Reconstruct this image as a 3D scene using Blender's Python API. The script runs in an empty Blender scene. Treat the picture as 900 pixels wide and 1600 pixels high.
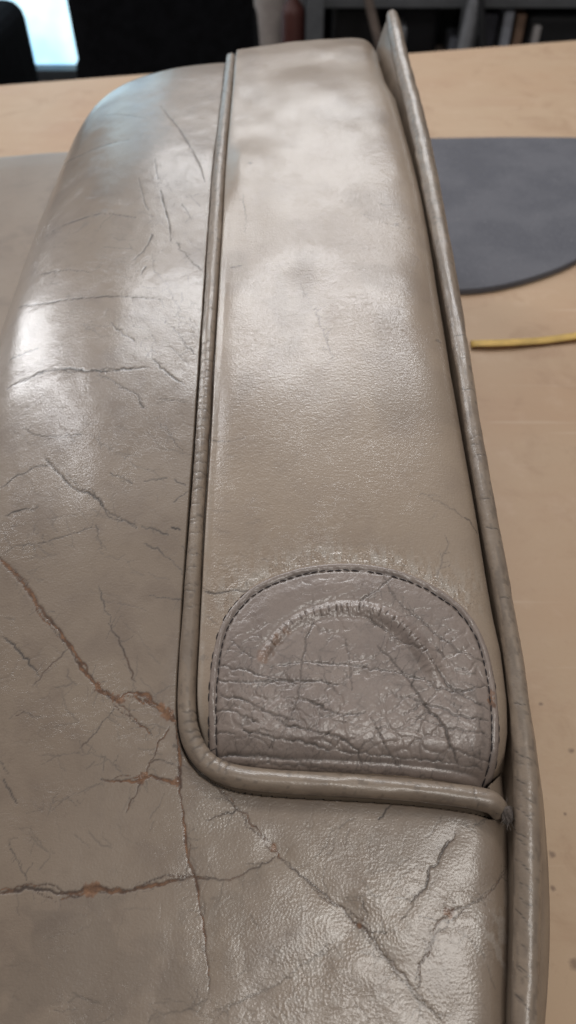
import bpy, bmesh, math, random
import numpy as np
from mathutils import Vector, Matrix

rng = np.random.default_rng(7)
random.seed(7)
scene = bpy.context.scene
COL = scene.collection

# ------------------------------------------------------------------ camera
H = 0.36                                   # camera height above the bench top
PITCH = math.radians(48.0)
FPX = 1209.0                               # focal length in photo pixels (900 x 1600)
cam_d = bpy.data.cameras.new('camera')
cam = bpy.data.objects.new('camera', cam_d); COL.objects.link(cam)
cam.location = (0, 0, H)
cam.rotation_euler = (math.radians(90) - PITCH, 0, 0)
cam_d.sensor_fit = 'VERTICAL'
cam_d.sensor_height = 36.0
cam_d.sensor_width = 36.0
cam_d.lens = 36.0 * FPX / 1600.0
cam_d.clip_start = 0.005
cam_d.clip_end = 50
cam_d.dof.use_dof = True
cam_d.dof.focus_distance = 0.265
cam_d.dof.aperture_fstop = 13.0
scene.camera = cam

# ------------------------------------------------------------------ world, lamps, exposure
w = bpy.data.worlds.new('World'); scene.world = w; w.use_nodes = True
bg = w.node_tree.nodes['Background']
bg.inputs[0].default_value = (1.0, 0.965, 0.93, 1)
bg.inputs[1].default_value = 0.18
vs = scene.view_settings
vs.view_transform = 'Standard'; vs.look = 'None'; vs.gamma = 1.0; vs.use_curve_mapping = False
vs.exposure = 0.10

def area(name, loc, target, sx, sy, power, color=(1, 1, 1)):
    d = bpy.data.lights.new(name, 'AREA'); d.shape = 'RECTANGLE'
    d.size = sx; d.size_y = sy; d.energy = power; d.color = color
    o = bpy.data.objects.new(name, d); COL.objects.link(o)
    o.location = loc
    v = Vector(target) - Vector(loc)
    o.rotation_euler = v.to_track_quat('-Z', 'Y').to_euler()
    return o
# ceiling tubes of the workshop
area('ceiling_tube_lamp_far',  (0.05, 3.0, 1.75), (0.05, 0.4, 0.15), 1.4, 0.34, 14, (0.96, 0.98, 1.0))
area('ceiling_tube_lamp_mid',  (0.08, 1.5, 1.75), (0.0, 0.35, 0.15), 1.3, 0.30, 18, (0.97, 0.985, 1.0))
area('ceiling_tube_lamp_side', (-1.75, 1.7, 1.55), (-0.05, 0.3, 0.15), 0.20, 2.8, 31, (0.98, 0.985, 1.0))
area('ceiling_tube_lamp_near', (0.42, -0.64, 1.75), (0.1, 0.1, 0.12), 0.75, 0.40, 10, (1.0, 0.97, 0.92))

# ------------------------------------------------------------------ helpers: pixels, profiles, noise
CP, SP = math.cos(PITCH), math.sin(PITCH)
def ray(px, py):
    a = (np.asarray(px, float) - 450.0) / FPX
    b = (800.0 - np.asarray(py, float)) / FPX
    return a, CP + b * SP, -SP + b * CP            # world direction for depth 1
def hit_plane(px, py, z):
    dx, dy, dz = ray(px, py)
    t = (z - H) / dz
    return dx * t, dy * t
def hit(px, py, f):
    """first point along the ray of a pixel that touches the height function f(x, y)"""
    dx, dy, dz = ray(px, py)
    dx, dy, dz = [np.atleast_1d(v).astype(float) for v in (dx, dy, dz)]
    out = np.zeros((len(dx), 3))
    ts = np.linspace(0.15, 0.85, 1400)
    for k in range(len(dx)):
        x, y, z = dx[k] * ts, dy[k] * ts, H + dz[k] * ts
        g = z - f(x, y)
        i = np.argmax(g <= 0) if (g <= 0).any() else int(np.argmin(g))
        if i > 0 and g[i] <= 0:
            q = g[i-1] / (g[i-1] - g[i]); t = ts[i-1] + q * (ts[i] - ts[i-1])
        else:
            t = ts[i]
        out[k] = (dx[k] * t, dy[k] * t, H + dz[k] * t)
    return out
def depth_of(y, z):
    return y * CP + (H - z) * SP

def smooth_curve(pts, lo, hi, n=1200, k=41):
    p = np.array(pts, float)
    g = np.linspace(lo, hi, n)
    v = np.interp(g, p[:, 0], p[:, 1])
    ker = np.hanning(k); ker /= ker.sum()
    v = np.convolve(np.pad(v, k, mode='edge'), ker, 'same')[k:-k]
    return lambda q: np.interp(q, g, v)
def sst(a, b, x):
    t = np.clip((np.asarray(x, float) - a) / (b - a), 0, 1)
    return t * t * (3 - 2 * t)

PROF_FLAT = smooth_curve([(-.30, .035), (-.12, .062), (-.02, .088), (.04, .105), (.122, .131), (.188, .151), (.244, .164),
                          (.316, .176), (.39, .182), (.473, .186), (.55, .187), (.70, .185)], -.3, .7, k=61)
END = smooth_curve([(-.3, 0), (.560, 0), (.585, .002), (.605, .010), (.625, .040), (.640, .10), (.655, .16), (.7, .19)], -.3, .7, k=25)
def PROF(y, x=.05):
    return PROF_FLAT(y) - END(y + .27 * np.clip(.05 - x, 0, .2))

ROLL_X, ROLL_A, ROLL_B = -.150, .092, .084            # foot of the roll, its half width and its height
def PANEL0(x, y):
    q = np.clip((ROLL_X + ROLL_A - x) / ROLL_A, 0, 1)
    return PROF(y, x) - .0025 - ROLL_B * (1 - (1 - q ** 2.5) ** (1 / 2.5)) - .002 * sst(.42, .56, y)

def hash2(ix, iy, seed):
    h = (ix.astype(np.int64) * 374761393 + iy.astype(np.int64) * 668265263 + seed * 974634777) & 0xffffffff
    h = ((h ^ (h >> 13)) * 1274126177) & 0xffffffff
    return ((h ^ (h >> 16)) & 0xffffff) / float(0xffffff)
def vnoise(x, y, seed=0):
    ix, iy = np.floor(x), np.floor(y)
    fx, fy = x - ix, y - iy
    fx = fx * fx * fx * (fx * (fx * 6 - 15) + 10); fy = fy * fy * fy * (fy * (fy * 6 - 15) + 10)
    ix, iy = ix.astype(np.int64), iy.astype(np.int64)
    a, b = hash2(ix, iy, seed), hash2(ix + 1, iy, seed)
    c, d = hash2(ix, iy + 1, seed), hash2(ix + 1, iy + 1, seed)
    return (a + (b - a) * fx + (c - a) * fy + (a - b - c + d) * fx * fy) * 2 - 1
def fbm(x, y, seed=0, oct=4):
    s, a = 0, 1.0
    for o in range(oct):
        s = s + a * vnoise(x * 2 ** o + 17.3 * o, y * 2 ** o - 9.1 * o, seed + o); a *= .5
    return s
def worley(x, y, seed=0):
    """F1 and F2 of jittered points"""
    ix, iy = np.floor(x).astype(np.int64), np.floor(y).astype(np.int64)
    f1 = np.full(x.shape, 9.0); f2 = np.full(x.shape, 9.0)
    for dx in (-1, 0, 1):
        for dy in (-1, 0, 1):
            cx, cy = ix + dx, iy + dy
            d = np.hypot(cx + hash2(cx, cy, seed) - x, cy + hash2(cx, cy, seed + 5) - y)
            f2 = np.minimum(f2, np.maximum(f1, d)); f1 = np.minimum(f1, d)
    return f1, f2

def poly_dist(X, Y, P):
    """distance to an open polyline"""
    best = np.full(X.shape, 1e9)
    for (ax, ay), (bx, by) in zip(P[:-1], P[1:]):
        vx, vy = bx - ax, by - ay
        t = np.clip(((X - ax) * vx + (Y - ay) * vy) / (vx * vx + vy * vy + 1e-15), 0, 1)
        best = np.minimum(best, (X - ax - t * vx) ** 2 + (Y - ay - t * vy) ** 2)
    return np.sqrt(best)
def inside(X, Y, P):
    c = np.zeros(X.shape, bool)
    n = len(P)
    for i in range(n):
        ax, ay = P[i]; bx, by = P[(i + 1) % n]
        if ay == by: continue
        m = ((ay > Y) != (by > Y)) & (X < (bx - ax) * (Y - ay) / (by - ay) + ax)
        c ^= m
    return c
def resample(P, step, smooth=0):
    P = np.array(P, float)
    if smooth:                                          # Chaikin corner cutting
        for _ in range(smooth):
            q = [P[0]]
            for a, b in zip(P[:-1], P[1:]):
                q += [.75 * a + .25 * b, .25 * a + .75 * b]
            q.append(P[-1]); P = np.array(q)
    s = np.concatenate([[0], np.cumsum(np.linalg.norm(np.diff(P, axis=0), axis=1))])
    n = max(2, int(round(s[-1] / step)) + 1)
    g = np.linspace(0, s[-1], n)
    return np.stack([np.interp(g, s, P[:, k]) for k in range(P.shape[1])], 1)

# ------------------------------------------------------------------ helpers: objects
def tag(o, label=None, cat=None, group=None, kind=None):
    if label: o['label'] = label
    if cat: o['category'] = cat
    if group: o['group'] = group
    if kind: o['kind'] = kind
    return o
def empty(name, loc, label, cat, group=None):
    o = bpy.data.objects.new(name, None); COL.objects.link(o); o.location = loc
    o.empty_display_size = .05
    return tag(o, label, cat, group)
def link(name, me, mat, parent=None):
    o = bpy.data.objects.new(name, me); COL.objects.link(o)
    if mat is not None and not me.materials: me.materials.append(mat)
    if parent is not None:
        o.parent = parent
        o.matrix_parent_inverse = Matrix.Translation(-parent.location) if parent.parent is None else Matrix.Identity(4)
    return o
def np_mesh(name, V, F, attrs=None, smooth=True):
    me = bpy.data.meshes.new(name)
    V = np.asarray(V, np.float32); F = np.asarray(F, np.int32)
    me.vertices.add(len(V)); me.vertices.foreach_set('co', V.ravel())
    k = F.shape[1]
    me.loops.add(F.size); me.loops.foreach_set('vertex_index', F.ravel())
    me.polygons.add(len(F))
    me.polygons.foreach_set('loop_start', np.arange(0, F.size, k, dtype=np.int32))
    if smooth: me.polygons.foreach_set('use_smooth', np.ones(len(F), bool))
    for n, a in (attrs or {}).items():
        at = me.attributes.new(n, 'FLOAT', 'POINT'); at.data.foreach_set('value', np.asarray(a, np.float32).ravel())
    me.update(calc_edges=True)
    me.validate()
    return me
def grid_mesh(name, X, Y, Z, keep=None, attrs=None, flip=False):
    R, C = X.shape
    idx = np.arange(R * C).reshape(R, C)
    F = np.stack([idx[:-1, :-1], idx[:-1, 1:], idx[1:, 1:], idx[1:, :-1]], -1)
    if flip: F = F[..., ::-1]
    if keep is not None:
        m = keep[:-1, :-1] & keep[:-1, 1:] & keep[1:, 1:] & keep[1:, :-1]
        F = F[m]
    F = F.reshape(-1, 4)
    used = np.zeros(R * C, bool); used[F.ravel()] = True
    new = np.cumsum(used) - 1
    V = np.stack([X.ravel(), Y.ravel(), Z.ravel()], 1)[used]
    return np_mesh(name, V, new[F], {k: np.asarray(a).ravel()[used] for k, a in (attrs or {}).items()})
def tube_mesh(name, P, rad, seg=22, squash=None, attrs_fn=None, disp=None, cap=True):
    """sweep of a round section along P with radius per point"""
    P = np.asarray(P, float); n = len(P)
    T = np.gradient(P, axis=0); T /= np.linalg.norm(T, axis=1)[:, None]
    up = np.array([0, 0, 1.0])
    S = np.cross(T, up); S /= np.linalg.norm(S, axis=1)[:, None] + 1e-12
    U = np.cross(S, T)
    a = np.linspace(0, 2 * np.pi, seg, endpoint=False)
    s = np.concatenate([[0], np.cumsum(np.linalg.norm(np.diff(P, axis=0), axis=1))])
    A, Sg = np.meshgrid(a, s)
    rr = np.asarray(rad)[:, None] * np.ones_like(A)
    if disp is not None: rr = rr + disp(Sg, A)
    V = P[:, None, :] + rr[..., None] * (np.cos(A)[..., None] * S[:, None, :] + np.sin(A)[..., None] * U[:, None, :])
    idx = np.arange(n * seg).reshape(n, seg)
    F = np.stack([idx[:-1], np.roll(idx, -1, 1)[:-1], np.roll(idx, -1, 1)[1:], idx[1:]], -1).reshape(-1, 4)
    V = V.reshape(-1, 3)
    at = {}
    if attrs_fn: at = {k: v.ravel() for k, v in attrs_fn(Sg, A).items()}
    if cap:
        c0, c1 = len(V), len(V) + 1
        V = np.concatenate([V, [P[0] - T[0] * rad[0] * .5, P[-1] + T[-1] * rad[-1] * .5]])
        j = np.arange(seg); k = (j + 1) % seg
        e0 = np.stack([np.full(seg, c0), k, j, j], 1)
        at = {q: np.concatenate([v, [0, 0]]) for q, v in at.items()}
        me = bpy.data.meshes.new(name)
        faces = F.tolist() + [(c0, int(x), int(y)) for x, y in zip(k, j)] + \
                [(c1, int((n-1)*seg + x), int((n-1)*seg + y)) for x, y in zip(j, k)]
        me.from_pydata(V.tolist(), [], faces)
        me.polygons.foreach_set('use_smooth', np.ones(len(faces), bool))
        for q, v in at.items():
            t = me.attributes.new(q, 'FLOAT', 'POINT'); t.data.foreach_set('value', np.asarray(v, np.float32))
        me.update(); return me
    return np_mesh(name, V, F, at)
def bm_mesh(name, fn, smooth=False):
    bm = bmesh.new(); fn(bm)
    me = bpy.data.meshes.new(name); bm.to_mesh(me); bm.free()
    if smooth:
        me.polygons.foreach_set('use_smooth', np.ones(len(me.polygons), bool))
    return me
def add_box(bm, c, s, bevel=0.0, seg=2, rot=None):
    r = bmesh.ops.create_cube(bm, size=1.0)
    vs_ = r['verts']
    for v in vs_: v.co = Vector((v.co.x * s[0], v.co.y * s[1], v.co.z * s[2]))
    if bevel:
        es = list({e for v in vs_ for e in v.link_edges})
        rb = bmesh.ops.bevel(bm, geom=es, offset=bevel, segments=seg, profile=.5, affect='EDGES')
        vs_ = list({v for f in rb['faces'] for v in f.verts} | {v for v in vs_ if v.is_valid})
    for v in vs_:
        if rot is not None: v.co = rot @ v.co
        v.co += Vector(c)
def box(name, c, s, mat, parent=None, bevel=.004, seg=2, rot=None):
    return link(name, bm_mesh(name, lambda bm: add_box(bm, c, s, bevel, seg, rot), smooth=False), mat, parent)

# ------------------------------------------------------------------ materials
class NT:
    def __init__(self, name):
        self.m = bpy.data.materials.new(name); self.m.use_nodes = True
        self.t = self.m.node_tree; self.n = self.t.nodes; self.l = self.t.links
        self.b = self.n['Principled BSDF']
    def node(self, typ, **kw):
        x = self.n.new(typ)
        for k, v in kw.items(): setattr(x, k, v)
        return x
    def put(self, sock, v):
        if hasattr(v, 'is_linked') or isinstance(v, bpy.types.NodeSocket): self.l.new(v, sock)
        else: sock.default_value = v
    def math(self, op, a, b=0.5, clamp=False):
        x = self.node('ShaderNodeMath', operation=op, use_clamp=clamp)
        self.put(x.inputs[0], a); self.put(x.inputs[1], b); return x.outputs[0]
    def mix(self, f, a, b, mode='MIX'):
        x = self.node('ShaderNodeMix', data_type='RGBA', blend_type=mode)
        self.put(x.inputs['Factor'], f)
        self.put(x.inputs[6], a if not isinstance(a, tuple) else (*a, 1) if len(a) == 3 else a)
        self.put(x.inputs[7], b if not isinstance(b, tuple) else (*b, 1) if len(b) == 3 else b)
        return x.outputs[2]
    def noise(self, scale, detail=3, rough=.55, vec=None, dist=0):
        x = self.node('ShaderNodeTexNoise'); x.inputs['Scale'].default_value = scale
        x.inputs['Detail'].default_value = detail; x.inputs['Roughness'].default_value = rough
        x.inputs['Distortion'].default_value = dist
        self.l.new(vec or self.pos, x.inputs['Vector']); return x.outputs['Fac']
    def vor(self, scale, feature='F1', vec=None, rnd=1.0):
        x = self.node('ShaderNodeTexVoronoi', feature=feature); x.inputs['Scale'].default_value = scale
        x.inputs['Randomness'].default_value = rnd
        self.l.new(vec or self.pos, x.inputs['Vector']); return x.outputs['Distance']
    @property
    def pos(self):
        if not hasattr(self, '_p'): self._p = self.node('ShaderNodeTexCoord').outputs['Object']
        return self._p
    def ramp(self, f, lo, hi, a=0.0, b=1.0):
        x = self.node('ShaderNodeMapRange'); x.interpolation_type = 'SMOOTHSTEP'
        self.put(x.inputs[0], f)
        for i, v in zip((1, 2, 3, 4), (lo, hi, a, b)): self.put(x.inputs[i], v)
        return x.outputs[0]
    def attr(self, name):
        x = self.node('ShaderNodeAttribute'); x.attribute_name = name; return x.outputs['Fac']
    def bump(self, h, strength, dist, normal=None):
        x = self.node('ShaderNodeBump'); self.put(x.inputs['Strength'], strength); x.inputs['Distance'].default_value = dist
        self.put(x.inputs['Height'], h)
        if normal is not None: self.l.new(normal, x.inputs['Normal'])
        return x.outputs[0]

def leather(name, c_base, c_alt, c_dirt, rough=.40, coat=.25, grain=1.0, wrinkle=1.0, dirt_amt=.5):
    t = NT(name)
    n1 = t.noise(14, 4, .6); n2 = t.noise(55, 4, .6, dist=.4); n3 = t.noise(340, 3, .6)
    col = t.mix(t.ramp(n1, .38, .64), c_base, c_alt)
    col = t.mix(t.math('MULTIPLY', t.ramp(n2, .46, .72), dirt_amt), col, c_dirt)
    # pigment rubbed out of the pores
    pores = t.vor(1250, 'F1')
    grainA = t.attr('grain')
    pore_m = t.math('MULTIPLY', t.ramp(pores, .30, .08), t.math('ADD', t.math('MULTIPLY', grainA, 1.3), .06))
    col = t.mix(pore_m, col, tuple(v * .42 for v in c_dirt))
    col = t.mix(t.math('MULTIPLY', t.ramp(n3, .52, .75), .10), col, tuple(v * .6 for v in c_dirt))
    col = t.mix(t.math('MULTIPLY', t.attr('stain_shade'), .75), col, tuple(v * .42 for v in c_dirt))
    col = t.mix(t.math('MULTIPLY', t.attr('wear_glint'), .45), col, (.42, .385, .345))
    col = t.mix(t.attr('crack'), col, (.030, .022, .018))
    col = t.mix(t.attr('rust'), col, t.mix(t.ramp(n3, .35, .65), (.215, .108, .056), (.100, .050, .029)))
    t.l.new(col, t.b.inputs['Base Color'])
    r = t.math('ADD', rough - .03, t.math('MULTIPLY', n2, .06))
    r = t.math('ADD', r, t.math('MULTIPLY', t.attr('crack'), .4), clamp=True)
    r = t.math('ADD', r, t.math('MULTIPLY', t.attr('rust'), .4), clamp=True)
    r = t.math('ADD', r, t.math('MULTIPLY', t.attr('stain_shade'), .15), clamp=True)
    t.l.new(r, t.b.inputs['Roughness'])
    t.b.inputs['Specular IOR Level'].default_value = .6
    t.b.inputs['Coat Weight'].default_value = coat
    t.b.inputs['Coat Roughness'].default_value = .17
    # relief: pebbled grain, fine creases, micro
    sm = t.node('ShaderNodeTexVoronoi', feature='SMOOTH_F1', voronoi_dimensions='2D'); sm.inputs['Scale'].default_value = 1150
    sm.inputs['Smoothness'].default_value = .45; t.l.new(t.pos, sm.inputs['Vector'])
    h = t.math('MULTIPLY', sm.outputs['Distance'], t.math('ADD', t.math('MULTIPLY', grainA, 1.3), .20 * grain))
    fine = t.math('MULTIPLY', t.noise(1500, 2, .6), .35 * grain)
    warp = t.node('ShaderNodeMapping'); warp.inputs['Scale'].default_value = (1.0, 2.2, 1.0)
    warp.inputs['Rotation'].default_value = (0, 0, .6)
    t.l.new(t.pos, warp.inputs[0])
    streak = t.math('MULTIPLY', t.noise(430, 3, .6, vec=warp.outputs[0], dist=.7),   .45 * grain)
    rid = t.math('ABSOLUTE', t.math('SUBTRACT', t.noise(190, 4, .62, vec=warp.outputs[0], dist=.9), .5))
    crn = t.noise(38, 3)
    cre = t.math('MULTIPLY', t.ramp(rid, 0.0, .030), t.math('MULTIPLY', t.ramp(crn, .45, .65), .22 * wrinkle))
    hh = t.math('ADD', t.math('ADD', t.math('ADD', h, fine), cre), streak)
    nrm = t.bump(hh, .55, .00020)
    t.l.new(nrm, t.b.inputs['Normal'])
    t.l.new(nrm, t.b.inputs['Coat Normal'])
    return t.m

M_PANEL = leather('leather_panel', (.224, .170, .127), (.197, .147, .109), (.143, .102, .077), rough=.41, coat=.65)
M_STRIP = leather('leather_strip', (.298, .227, .169), (.268, .202, .150), (.212, .156, .119), rough=.39, coat=.62, grain=1.45, wrinkle=.8, dirt_amt=.35)
M_PATCH = leather('leather_patch', (.250, .197, .169), (.221, .173, .149), (.156, .120, .105), rough=.42, coat=.42, wrinkle=1.0)
M_PIPE = leather('leather_piping', (.236, .180, .134), (.208, .157, .116), (.146, .106, .080), rough=.42, coat=.38, grain=.7, wrinkle=.6)

M_CENTRE = leather('leather_centre', (.224, .170, .127), (.197, .147, .109), (.143, .102, .077), rough=.55, coat=.10)

def plain(name, col, rough=.6, var=.12, scale=30, metal=0, spec=.5, bump=.0, bscale=200, bdist=.001):
    t = NT(name)
    n = t.noise(scale, 4, .6)
    t.l.new(t.mix(t.ramp(n, .3, .7), tuple(c * (1 - var) for c in col), tuple(min(1, c * (1 + var)) for c in col)), t.b.inputs['Base Color'])
    t.b.inputs['Roughness'].default_value = rough; t.b.inputs['Metallic'].default_value = metal
    t.b.inputs['Specular IOR Level'].default_value = spec
    if bump: t.l.new(t.bump(t.noise(bscale, 3), bump, bdist), t.b.inputs['Normal'])
    return t.m
M_THREAD = plain('dark_thread', (.022, .017, .018), .85, .3, 900)
M_FRAY = plain('frayed_fibre', (.075, .060, .052), 1.0, .4, 700)

def bench_material():
    t = NT('bench_board')
    mp = t.node('ShaderNodeMapping'); mp.inputs['Scale'].default_value = (1.0, 3.0, 1.0); t.l.new(t.pos, mp.inputs[0])
    a = t.noise(2.2, 5, .6, dist=.5); b = t.noise(9, 5, .65, vec=mp.outputs[0]); c = t.noise(260, 3, .7); d = t.noise(38, 4, .6)
    col = t.mix(t.ramp(a, .35, .68), (.440, .308, .200), (.415, .258, .155))
    col = t.mix(t.math('MULTIPLY', t.ramp(b, .48, .70), .35), col, (.370, .222, .138))
    col = t.mix(t.math('MULTIPLY', t.ramp(d, .52, .75), .22), col, (.55, .40, .295))
    col = t.mix(t.math('MULTIPLY', t.ramp(c, .55, .8), .30), col, (.33, .21, .13))
    sc = t.node('ShaderNodeMapping'); sc.inputs['Scale'].default_value = (6.0, 160.0, 1.0); sc.inputs['Rotation'].default_value = (0, 0, .35); t.l.new(t.pos, sc.inputs[0])
    scr = t.noise(1.0, 2, .5, vec=sc.outputs[0])
    col = t.mix(t.math('MULTIPLY', t.ramp(scr, .66, .72), .35), col, (.56, .43, .32))
    bl = t.noise(16, 5, .68, dist=.8)
    col = t.mix(t.math('MULTIPLY', t.ramp(bl, .52, .68), .38), col, (.300, .178, .105))
    for (px, py, rpx) in [(893, 1173, 5), (883, 1272, 3), (862, 1335, 6), (899, 1506, 10), (845, 1100, 3.5), (864, 1388, 5)]:
        x, y = hit_plane(px, py, 0.0)
        dn = t.node('ShaderNodeVectorMath', operation='DISTANCE')
        t.l.new(t.pos, dn.inputs[0]); dn.inputs[1].default_value = (float(x), float(y), 0)
        rr = rpx / FPX * depth_of(y, 0)
        wob = t.math('ADD', dn.outputs['Value'], t.math('MULTIPLY', t.noise(420, 2), rr * 1.2))
        col = t.mix(t.ramp(wob, rr * 1.9, rr * .9, 0, .62), col, (.105, .060, .040))
    t.l.new(col, t.b.inputs['Base Color'])
    t.b.inputs['Roughness'].default_value = .50; t.b.inputs['Specular IOR Level'].default_value = .45
    t.l.new(t.bump(t.math('ADD', c, t.math('MULTIPLY', b, 2.0)), .25, .0006), t.b.inputs['Normal'])
    return t.m
M_BENCH = bench_material()

# ================================================================== ROOM (only what shows behind the bench)
FLOOR = -0.75
M_FLOOR = plain('floor_concrete', (.16, .15, .145), .7, .25, 3, bump=.2)
M_WALL = plain('wall_paint', (.34, .33, .33), .85, .12, 2)
def slab(name, c, s, mat):
    return tag(box(name, c, s, mat, None, 0), kind='structure')
slab('floor', (0, 1.6, FLOOR - .02), (6.0, 6.0, .04), M_FLOOR)
slab('back_wall', (1.43, 3.3, FLOOR + 1.25), (3.9, .08, 2.5), M_WALL)
slab('back_wall_left', (-2.03, 3.3, FLOOR + 1.25), (1.3, .08, 2.5), M_WALL)

# workbench
bench = empty('workbench', (0, .35, FLOOR), 'wide tan board workbench with small dark stains and scuffs', 'workbench')
def far_edge(x):                                # the far edge runs slightly askew
    return 1.119 + .22 * x
def bench_top(bm):
    x0, x1, y0 = -1.3, 1.5, -.55
    c = [(x0, y0), (x1, y0), (x1, far_edge(x1)), (x0, far_edge(x0))]
    lo = [bm.verts.new((x, y, -.036)) for x, y in c]; hi = [bm.verts.new((x, y, 0)) for x, y in c]
    bm.faces.new(hi); bm.faces.new(lo[::-1])
    for i in range(4): bm.faces.new((lo[i], lo[(i+1) % 4], hi[(i+1) % 4], hi[i]))
    bmesh.ops.bevel(bm, geom=[e for e in bm.edges], offset=.0025, segments=2, affect='EDGES')
link('top', bm_mesh('bench_top', bench_top), M_BENCH, bench)
M_BLEG = plain('bench_leg_wood', (.30, .21, .13), .7, .2, 12)
for x, y in ((-1.2, -.45), (1.4, -.45), (-1.2, .76), (1.4, 1.10)):
    box('leg', (x, y, (FLOOR - .036) / 2), (.07, .07, -FLOOR - .036), M_BLEG, bench)

# glazed door with daylight behind it
M_DOORF = plain('door_frame_dark', (.035, .036, .04), .5, .2, 8)
t = NT('daylight_pane')
t.b.inputs['Base Color'].default_value = (.3, .4, .45, 1)
t.l.new(t.mix(t.ramp(t.noise(3.2, 3), .35, .65), (.36, .70, 1.0), (.66, .92, 1.0)), t.b.inputs['Emission Color'])
t.b.inputs['Emission Strength'].default_value = 1.55
M_PANE = t.m
door = empty('glazed_door', (-.95, 3.3, FLOOR), 'glazed door glowing pale blue with daylight between two black chairs', 'door')
box('frame', (-1.34, 3.3, FLOOR + 1.05), (.08, .09, 2.1), M_DOORF, door)
box('frame', (-.56, 3.3, FLOOR + 1.05), (.08, .09, 2.1), M_DOORF, door)
box('frame', (-.95, 3.3, FLOOR + 2.3), (.86, .09, .4), M_DOORF, door)
box('threshold', (-.95, 3.29, FLOOR + .02), (.70, .1, .04), M_DOORF, door)
box('pane', (-.95, 3.31, FLOOR + 1.07), (.70, .012, 2.06), M_PANE, door, bevel=0)

# black upholstered chairs
M_BLACK = plain('black_fabric', (.006, .006, .0075), .9, .3, 40, spec=.1)
M_BLACKM = plain('black_metal', (.012, .012, .013), .45, .2, 30)
def chair(x, y, wd, rz, label):
    c = empty('black_chair', (x, y, FLOOR), label, 'chair', None)
    R = Matrix.Rotation(rz, 3, 'Z')
    def at(px, py, pz): v = R @ Vector((px, py, 0)); return (x + v.x, y + v.y, FLOOR + pz)
    box('seat', at(0, .04, .27), (wd, .52, .36), M_BLACK, c, .05, 4, R)
    tl = R @ Matrix.Rotation(math.radians(3), 3, 'X')
    box('backrest', at(0, -.20, .56), (wd * .93, .12, .86), M_BLACK, c, .05, 4, tl)
    for sx in (-1, 1):
        for sy in (-1, 1):
            box('leg', at(sx * (wd / 2 - .06), .04 + sy * .19, .05), (.03, .03, .10), M_BLACKM, c, .006, 2, R)
    return c
def bx_(px, Y, z): return (px - 450) / FPX * depth_of(Y, z)
chair(bx_(256, 2.1, -.35), 2.1 + .22, .470, math.radians(3), 'black upholstered chair with its back to the bench, beside metal shelving')
chair(bx_(-205, 2.1, -.35), 2.1 + .22, .54, math.radians(-4), 'black upholstered chair away from the shelving, on the other side of the glowing door')

# metal shelving with clutter
M_STEEL = plain('grey_steel', (.13, .133, .14), .5, .15, 10, metal=.3)
M_SHADE = plain('shelf_back', (.03, .029, .03), .9, .3, 6)
rack = empty('metal_shelving', (.55, 3.0, FLOOR), 'grey steel shelving full of workshop odds and ends behind the bench', 'shelving')
RY = 2.76
for X in (bx_(492, RY, -.4), bx_(735, RY, -.4), bx_(1000, RY, -.4)):
    for yy in (RY, RY + .42):
        box('upright', (X, yy, FLOOR + .9), (.055, .04, 1.8), M_STEEL, rack, .003)
xm = (bx_(492, RY, -.4) + bx_(1000, RY, -.4)) / 2; xw = bx_(1000, RY, -.4) - bx_(492, RY, -.4)
for zz in (.06, .385, .86, 1.3):
    box('shelf', (xm, RY + .21, FLOOR + zz), (xw + .05, .40, .028), M_STEEL, rack, .003)
box('back_panel', (xm, RY + .45, FLOOR + .9), (xw, .006, 1.75), M_SHADE, rack, 0)
def col_item(name, X, Y, z, s, col, label, cat, rough=.6):
    m = plain(name + '_surface', col, rough, .2, 14)
    o = box(name, (X, Y, z + s[2] / 2), s, m, None, min(s) * .12, 3)
    return tag(o, label, cat)
zs = FLOOR + .074
def itx(px): return bx_(px, RY + .05, -.45)
col_item('carton', itx(688), RY + .14, zs, (.13, .2, .13), (.42, .33, .29), 'small pinkish beige carton on the lowest shelf', 'box')
col_item('black_case', itx(652), RY + .24, zs, (.17, .2, .27), (.012, .012, .016), 'black tool case on the lowest shelf beside the carton', 'case')
col_item('black_case', itx(560), RY + .22, zs, (.15, .2, .27), (.014, .012, .013), 'black tool case next to the grey steel upright', 'case')
col_item('white_board', itx(792), RY + .18, zs, (.030, .26, .28), (.40, .41, .46), 'white board stood on edge on the lowest shelf', 'board')
col_item('brown_board', itx(812), RY + .18, zs, (.028, .26, .27), (.26, .16, .11), 'brown board stood on edge next to the white one', 'board')
col_item('black_crate', itx(872), RY + .2, zs, (.20, .28, .27), (.010, .010, .012), 'black plastic crate at the end of the lowest shelf', 'crate')
col_item('grey_binder', itx(765), RY + .18, zs, (.045, .25, .27), (.035, .034, .045), 'dark grey binder stood between upright and white board', 'binder')
col_item('grey_machine_foot', itx(622), RY + .10, zs, (.05, .16, .24), (.20, .20, .21), 'grey metal block between two black tool cases', 'machine part')
col_item('tan_box', itx(600), RY + .08, zs, (.07, .12, .10), (.22, .17, .14), 'low brown box in front of a black tool case', 'box')
col_item('pale_folder', itx(838), RY + .16, zs, (.022, .25, .24), (.40, .37, .36), 'pale folder stood beside the black plastic crate', 'folder')
col_item('blue_grey_tin', itx(722), RY + .12, zs, (.06, .10, .20), (.17, .18, .21), 'blue grey tin standing beside the beige carton', 'tin')
def pole(name, a, b, r, col, label, cat):
    A, B = Vector(a), Vector(b); d = (B - A); P = [A + d * (k / 12) + Vector((0, 0, .006 * math.sin(k * .8))) for k in range(13)]
    me = tube_mesh(name, np.array([list(p) for p in P]), np.full(13, r), 12)
    return tag(link(name, me, plain(name + '_surface', col, .6, .25, 14)), label, cat)
pole('leaning_pole', (itx(640), RY - .16, FLOOR), (itx(505), RY - .04, FLOOR + .78), .014, (.16, .12, .10), 'thin brown pole leaning against the grey shelving', 'pole')
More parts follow.
